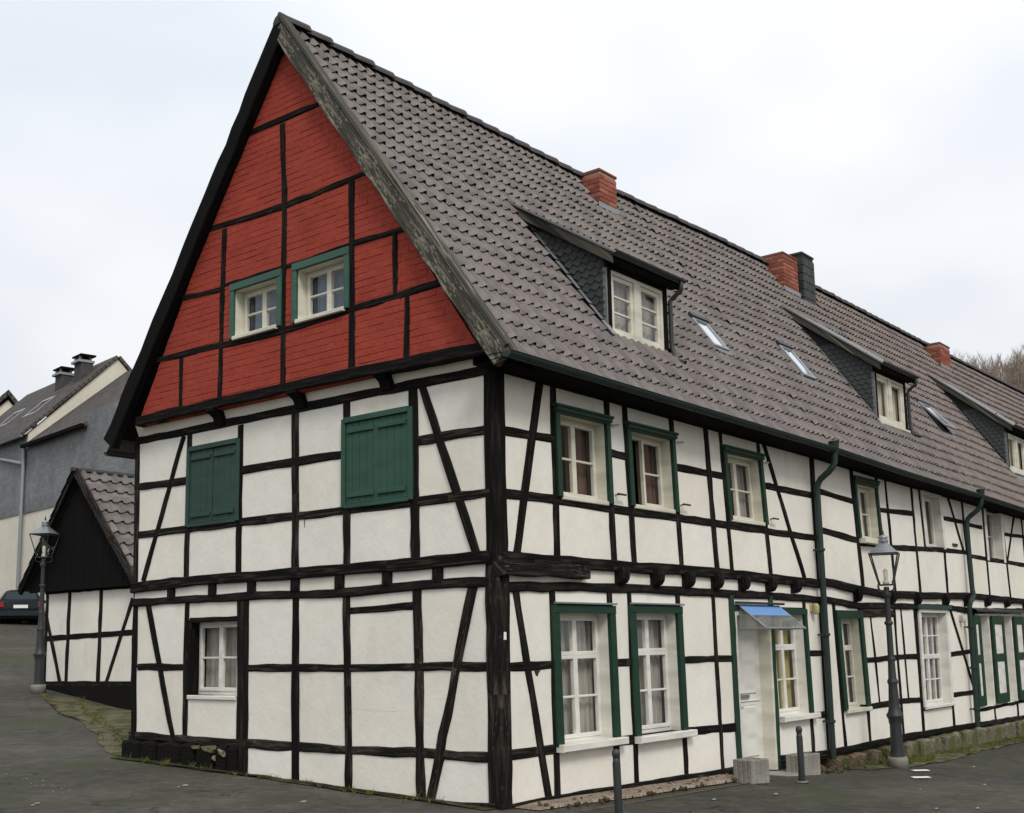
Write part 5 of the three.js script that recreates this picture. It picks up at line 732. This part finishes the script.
// ---------------------------------------------------------------- houses up the street
const P0 = [18.52, -42.36], DV = [0.14506, -0.98942], BV = [0.98942, 0.14506];
const UPST = mk((t, y, o) => [P0[0] + DV[0] * t - BV[0] * o, y, P0[1] + DV[1] * t - BV[1] * o], true);
const UPAT = (t, y, b) => V(...UPST(t, y, -b));
function slab(h, name, t0, t1, y0, b0, y1, b1, th, mat, parent) { const q = new Tri(WORLD), A = [UPAT(t0, y0, b0), UPAT(t1, y0, b0), UPAT(t1, y1, b1), UPAT(t0, y1, b1)], n = A[1].clone().sub(A[0]).cross(A[3].clone().sub(A[0])).normalize(); if (n.y < 0) n.negate(); const lo = A.map((p, i) => [p.x, p.y, p.z, i % 3 ? t1 : t0, i < 2 ? 0 : Math.hypot(y1 - y0, b1 - b0)]), hi = A.map((p, i) => [p.x + n.x * th, p.y + n.y * th, p.z + n.z * th, lo[i][3], lo[i][4]]); q.quad(hi[0], hi[1], hi[2], hi[3]); q.quad(lo[3], lo[2], lo[1], lo[0]); for (let i = 0; i < 4; i++) { const j = (i + 1) % 4; q.quad(lo[i], lo[j], hi[j], hi[i]); } return part(parent ?? h, name, q.done(), mat); }
const farTile = std([0.115, 0.10, 0.088], { map: tex(256, 256, (u, v) => { const r = v * 16, f = r - Math.floor(r), c = u * 20 + (Math.floor(r) % 2) * 0.0, g = c - Math.floor(c); return g3((f < 0.16 ? 0.55 : 1) * (0.82 + 0.2 * Math.sin(g * 6.283)) * (0.85 + 0.3 * hsh(Math.floor(c), Math.floor(r), 3))); }, true, 1 / 4.5), roughness: 0.85 });
{
  const base = UPAT(-7, 3.2, 4.5), h = thing('slate_house', 'house clad in grey slate above a cream ground floor, beyond the shed', 'house', [base.x, base.y, base.z]);
  part(h, 'slate_cladding', [bx(UPST, -6, 0.8, 7.88, 11.1, -0.3, 0.05), bx(UPST, -17, -6, 7.88, 11.5, -0.3, 0.12)], M.slateWall);
  part(h, 'ground_floor_wall', bx(UPST, -17, 0.8, 2.4, 7.88, -0.3, 0), M.creamWall);
  part(h, 'end_wall', prism(mk((u, v, d) => UPST(-17 + d, v, -u), true), [[0, 2.4], [9, 2.4], [9, 11.1], [4.6, 15.3], [0, 11.1]], 0, 0.3, 0), M.creamWall);
  const roof = sub(h, 'roof'); slab(h, 'front_slope', -6, 0.72, 10.85, -0.25, 15.05, 4.6, 0.12, farTile, roof); slab(h, 'front_slope', -17.3, -6, 11.35, 0.1, 15.05, 4.6, 0.12, farTile, roof); slab(h, 'rear_slope', -17.3, 0.72, 11, 9.2, 15.05, 4.6, 0.12, farTile, roof);
  part(h, 'gutter', along(UPST, [[0.25, 10.98], [0.45, 10.98], [0.42, 10.84], [0.28, 10.84]], -6.1, 0.6), M.black);
  const p = UPAT(0.85, 0, -0.15); part(h, 'downpipe', tube([V(p.x, 10.9, p.z), V(p.x, 10.4, p.z), V(p.x, 7, p.z), V(p.x, 3.2, p.z)], 0.09, 8, 4), M.zinc);
}
{
  const base = UPAT(7, 3.2, 4.2), h = thing('tall_house', 'taller house with brown tiled roof and two capped chimneys beyond the slate house', 'house', [base.x, base.y, base.z]);
  part(h, 'slate_cladding', bx(UPST, 0.9, 12.2, 7.9, 11.6, -0.3, 0.04), M.slateWall); part(h, 'front_wall', bx(UPST, 0.9, 12.2, 2.4, 7.9, -0.3, 0), M.creamWall);
  part(h, 'gable_wall', prism(mk((u, v, d) => UPST(0.82 + d, v, -u), true), [[0, 2.4], [8.3, 2.4], [8.3, 11.6], [4.13, 15.75], [0, 11.6]], 0, 0.3, 0), M.creamWall);
  const roof = sub(h, 'roof'); slab(h, 'front_slope', 0.7, 12.3, 11.45, -0.3, 15.8, 4.13, 0.14, farTile, roof); slab(h, 'rear_slope', 0.7, 12.3, 11.45, 8.6, 15.8, 4.13, 0.14, farTile, roof);
  for (const [t0, t1, y1] of [[4.3, 5.15, 15.45], [1.95, 2.8, 15.65]]) { const g = sub(h, 'chimney'); part(g, 'stack', bx(UPST, t0, t1, 13.9, y1, -3.4, -2.8, 0.02), std([0.42, 0.39, 0.37], { map: T.slateWall })); for (const [a, o] of [[0.1, -2.8], [0.1, -3.3], [-0.2, -2.8], [-0.2, -3.3]]) part(g, 'leg', bx(UPST, (a > 0 ? t0 : t1) + a, (a > 0 ? t0 : t1) + a + 0.1, y1 + 0.09, y1 + 0.31, o - 0.05, o + 0.05), M.lead); part(g, 'crown', bx(UPST, t0 - 0.05, t1 + 0.05, y1 - 0.02, y1 + 0.1, -3.45, -2.65), M.zinc); part(g, 'cover_plate', bx(UPST, t0 - 0.1, t1 + 0.1, y1 + 0.3, y1 + 0.38, -3.5, -2.7, 0.02), M.black); }
  for (const t of [3.4, 7.2]) { const g = sub(h, 'roof_window'), f = mk((u, v, d) => { const k = (v) * 0.7071; return UPST(u, 11.6 + k + d * 0.7071, -k + d * 0.7071); }, true); part(g, 'frame', [bx(f, t, t + 1.6, 1.9, 2.05, 0.1, 0.25), bx(f, t, t + 1.6, 3.1, 3.3, 0.1, 0.25), bx(f, t, t + 0.15, 2.05, 3.1, 0.1, 0.24), bx(f, t + 1.45, t + 1.6, 2.05, 3.1, 0.1, 0.24)], M.zinc); part(g, 'pane', bx(f, t + 0.15, t + 1.45, 2.05, 3.1, 0.15, 0.2, 0), std([0.25, 0.28, 0.30], { roughness: 0.08, metalness: 0.6 })); }
  part(h, 'gutter', along(UPST, [[0.28, 11.52], [0.46, 11.52], [0.43, 11.38], [0.3, 11.38]], 0.7, 12.3), M.lead);
  const a = UPAT(1.0, 10.2, -0.12), b = UPAT(6.5, 11.3, -0.12); part(h, 'drain_pipe', bar(a, b, 0.1), M.zinc);
}
{
  const h = thing('far_house', 'cream gabled house with a dark roof farthest up the street', 'house', [27, 3, -66]), c = V(27.2, 0, -65), dx = V(0.88, 0, 0.47), dz = V(0.47, 0, -0.88), fr = mk((u, v, d) => [c.x + dx.x * u - dz.x * d, v, c.z + dx.z * u - dz.z * d]);
  part(h, 'gable_wall', prism(fr, [[-6, 3], [4, 3], [4, 15], [1.6, 17.8], [-6, 10.2]], -9, 0, 0.01), M.creamWall);
  const sl = (P, n) => part(h, n, prism(fr, P, -9.2, 0.35, 0.02), farTile); sl([[-6.5, 9.75], [1.6, 18.0], [1.6, 18.4], [-6.5, 10.15]], 'roof_slope'); sl([[1.6, 18.0], [4.5, 14.5], [4.5, 14.9], [1.6, 18.4]], 'roof_slope');
  part(h, 'chimney', bx(fr, -1.4, -0.4, 14, 18.9, -4, -3), M.creamWall);
}
// ---------------------------------------------------------------- parked car
{
  const c = V(15.84, 0, -38.0), y0 = hgt(c.x, c.z) + 0.02, fw = V(0.47, 0, -0.88).normalize(), rt = V(-fw.z, 0, fw.x), t = thing('parked_car', 'dark blue-green hatchback parked up the street, seen from behind', 'car', [c.x, y0, c.z]);
  const at = (f, u, s) => { const p = c.clone().addScaledVector(fw, f).addScaledVector(rt, s); return [p.x, y0 + u, p.z]; };
  const paint = new THREE.MeshPhysicalMaterial({ color: new THREE.Color().setRGB(0.006, 0.012, 0.016), roughness: 0.55, specularIntensity: 0.35 }), gl = std([0.02, 0.035, 0.04], { roughness: 0.06, metalness: 0.1 });
  const ST = [[0.0, 0.42, 0.62, 0.66, 0.66, 0.7], [0.04, 0.26, 0.82, 0.84, 0.92, 0.70], [0.22, 0.22, 0.84, 0.95, 0.99, 0.68], [0.55, 0.22, 0.86, 0.96, 1.36, 0.58], [0.8, 0.22, 0.86, 0.96, 1.43, 0.57], [1.8, 0.22, 0.87, 0.95, 1.46, 0.58], [2.4, 0.22, 0.87, 0.94, 1.42, 0.57], [3.05, 0.22, 0.86, 0.92, 0.96, 0.66], [3.9, 0.22, 0.83, 0.78, 0.80, 0.62], [4.1, 0.3, 0.7, 0.6, 0.62, 0.6]];
  const ring = ([f, b, w, belt, top, rw]) => [[-w * 0.94, b], [-w, b + 0.12], [-w, (belt + b) / 2 + 0.1], [-w * 0.97, belt], [-rw, top - 0.05], [-rw * 0.7, top], [rw * 0.7, top], [rw, top - 0.05], [w * 0.97, belt], [w, (belt + b) / 2 + 0.1], [w, b + 0.12], [w * 0.94, b]].map(([s, u]) => at(f, u, s));
  const q = new Tri(WORLD); for (let i = 0; i < ST.length - 1; i++) { const A = ring(ST[i]), B = ring(ST[i + 1]); for (let k = 0; k < 12; k++) q.quad(A[k], A[(k + 1) % 12], B[(k + 1) % 12], B[k]); } for (const [R, o] of [[ring(ST[0]), 0], [ring(ST[9]), 1]]) for (let k = 1; k < 11; k++) o ? q.tri(R[0], R[k], R[k + 1]) : q.tri(R[0], R[k + 1], R[k]);
  part(t, 'body', q.done(), paint);
  const pane = (pts, n = 'window', m = gl) => { const a = new Tri(WORLD), v = pts.map((p) => at(...p)); a.quad(...v); part(t, n, a.done(), m); };
  pane([[0.24, 1.02, -0.62], [0.24, 1.02, 0.62], [0.5, 1.33, 0.52], [0.5, 1.33, -0.52]], 'rear_window');
  for (const s of [-1, 1]) { pane([[0.75, 0.99, s * 0.855], [1.75, 0.98, s * 0.86], [1.75, 1.38, s * 0.64], [0.85, 1.37, s * 0.64]], 'side_window'); pane([[1.82, 0.98, s * 0.86], [2.95, 0.96, s * 0.855], [2.4, 1.36, s * 0.64], [1.82, 1.38, s * 0.64]], 'side_window');
    const bxc = (f0, f1, u0, u1, s0, s1, n, m) => { const a = new Tri(WORLD), P = [[f0, u0, s0], [f0, u0, s1], [f0, u1, s1], [f0, u1, s0]].map((p) => at(...p)), Q = [[f1, u0, s0], [f1, u0, s1], [f1, u1, s1], [f1, u1, s0]].map((p) => at(...p)); a.quad(...P); a.quad(...Q.slice().reverse()); for (let i = 0; i < 4; i++) { const j = (i + 1) % 4; a.quad(P[i], Q[i], Q[j], P[j]); } part(t, n, a.done(), m); };
    bxc(-0.015, 0.2, 0.70, 0.92, s * 0.64, s * 0.83, 'tail_light', std([0.30, 0.02, 0.02], { roughness: 0.2 }));
    if (s > 0) { bxc(-0.06, 0.1, 0.36, 0.56, -0.8, 0.8, 'bumper', std([0.015, 0.018, 0.02], { roughness: 0.5 })); bxc(-0.02, 0.05, 0.66, 0.79, -0.27, 0.27, 'number_plate', M.paper); }
    for (const f of [0.75, 3.25]) { const A = V(...at(f, 0.3, s * 0.62)), B = V(...at(f, 0.3, s * 0.85)); const w = sub(t, 'wheel'); part(w, 'tyre', bar(A, B, 0.3, 18), M.black); part(w, 'rim', bar(B.clone().lerp(A, 0.2), B.clone().lerp(A, -0.04), 0.19, 14), M.zinc); }
    bxc(2.55, 2.7, 0.95, 1.08, s * 0.86, s * 1.0, 'wing_mirror', paint); }
}
{ // bare shrub by the cream wall
  const r = rng(5), x = 16.85, z = -39.65, y = hgt(x, z), t = thing('bare_shrub', 'pale leafless shrub left of the shed, in front of the cream wall', 'shrub', [x, y, z]), L = [];
  const grow = (p, d, l, w, n) => { const e = p.clone().addScaledVector(d, l); L.push(bar(p, e, w, 4, w * 0.6)); if (n) for (let k = 0; k < 3; k++) grow(e, d.clone().add(V((r() - 0.5) * 1.3, (r() - 0.2) * 0.6, (r() - 0.5) * 1.3)).normalize(), l * (0.6 + 0.25 * r()), w * 0.6, n - 1); };
  for (let k = 0; k < 8; k++) grow(V(x + (r() - 0.5) * 0.5, y - 0.05, z + (r() - 0.5) * 0.5), V((r() - 0.5) * 0.9, 1, (r() - 0.5) * 0.9).normalize(), 0.55, 0.018, 3); part(t, 'branches', L, std([0.40, 0.37, 0.30]));
}
// ---------------------------------------------------------------- wooded hill
{
  const hh = (x, z) => -2 + 34.8 * ss(88, 150, x + 0.25 * (z + 45)) + 2.5 * (fbm(x * 0.03 + 9, z * 0.03 + 9, 0, 3, 3) - 0.5) * 2, p = [], u = [], xs = steps(80, 300, 8), zs = steps(-170, 110, 8);
  for (let i = 0; i < xs.length - 1; i++) for (let j = 0; j < zs.length - 1; j++) { const c = [[xs[i], zs[j]], [xs[i], zs[j + 1]], [xs[i + 1], zs[j + 1]], [xs[i + 1], zs[j]]]; for (const k of [0, 1, 2, 0, 2, 3]) { p.push(c[k][0], hh(...c[k]), c[k][1]); u.push(c[k][0], c[k][1]); } }
  struct('hill', geo(p, u), std([0.20, 0.15, 0.105], { map: T.mottle }));
  const r = rng(404), L = [], grow = (a, d, l, w, n) => { const e = a.clone().addScaledVector(d, l); L.push(bar(a, e, w, 3, w * 0.55)); if (n) for (let k = 0; k < 4; k++) grow(a.clone().lerp(e, 0.55 + 0.45 * r()), d.clone().add(V((r() - 0.5) * 1.2, 0.1 + 0.3 * r(), (r() - 0.5) * 1.2)).normalize(), l * (0.5 + 0.25 * r()), w * 0.55, n - 1); };
  grow(V(0, -0.5, 0), V(0, 1, 0), 3.6, 0.13, 3); const g = merge(L), N = 6000, im = new THREE.InstancedMesh(g, std([0.30, 0.235, 0.185], { roughness: 1 }), N), m = new THREE.Matrix4(), q = new THREE.Quaternion(), col = new THREE.Color();
  for (let i = 0; i < N; i++) { const x = 110 + r() * 90, z = -95 + r() * 130, s = 0.38 + 0.36 * r(); m.compose(V(x, hh(x, z), z), q.setFromAxisAngle(V(0, 1, 0), r() * 6.28), V(s, s * (0.8 + 0.4 * r()), s)); im.setMatrixAt(i, m); const k = 0.7 + 0.6 * r(); im.setColorAt(i, col.setRGB(k, k * (0.95 + 0.1 * r()), k)); }
  im.name = 'bare_wood'; im.userData = { label: 'leafless brown wood covering the hill behind the roofs', category: 'wood', kind: 'stuff' }; scene.add(im);
}
scene.traverse((o) => { if (o.isMesh) { o.castShadow = true; o.receiveShadow = true; } });
renderer.render(scene, camera);
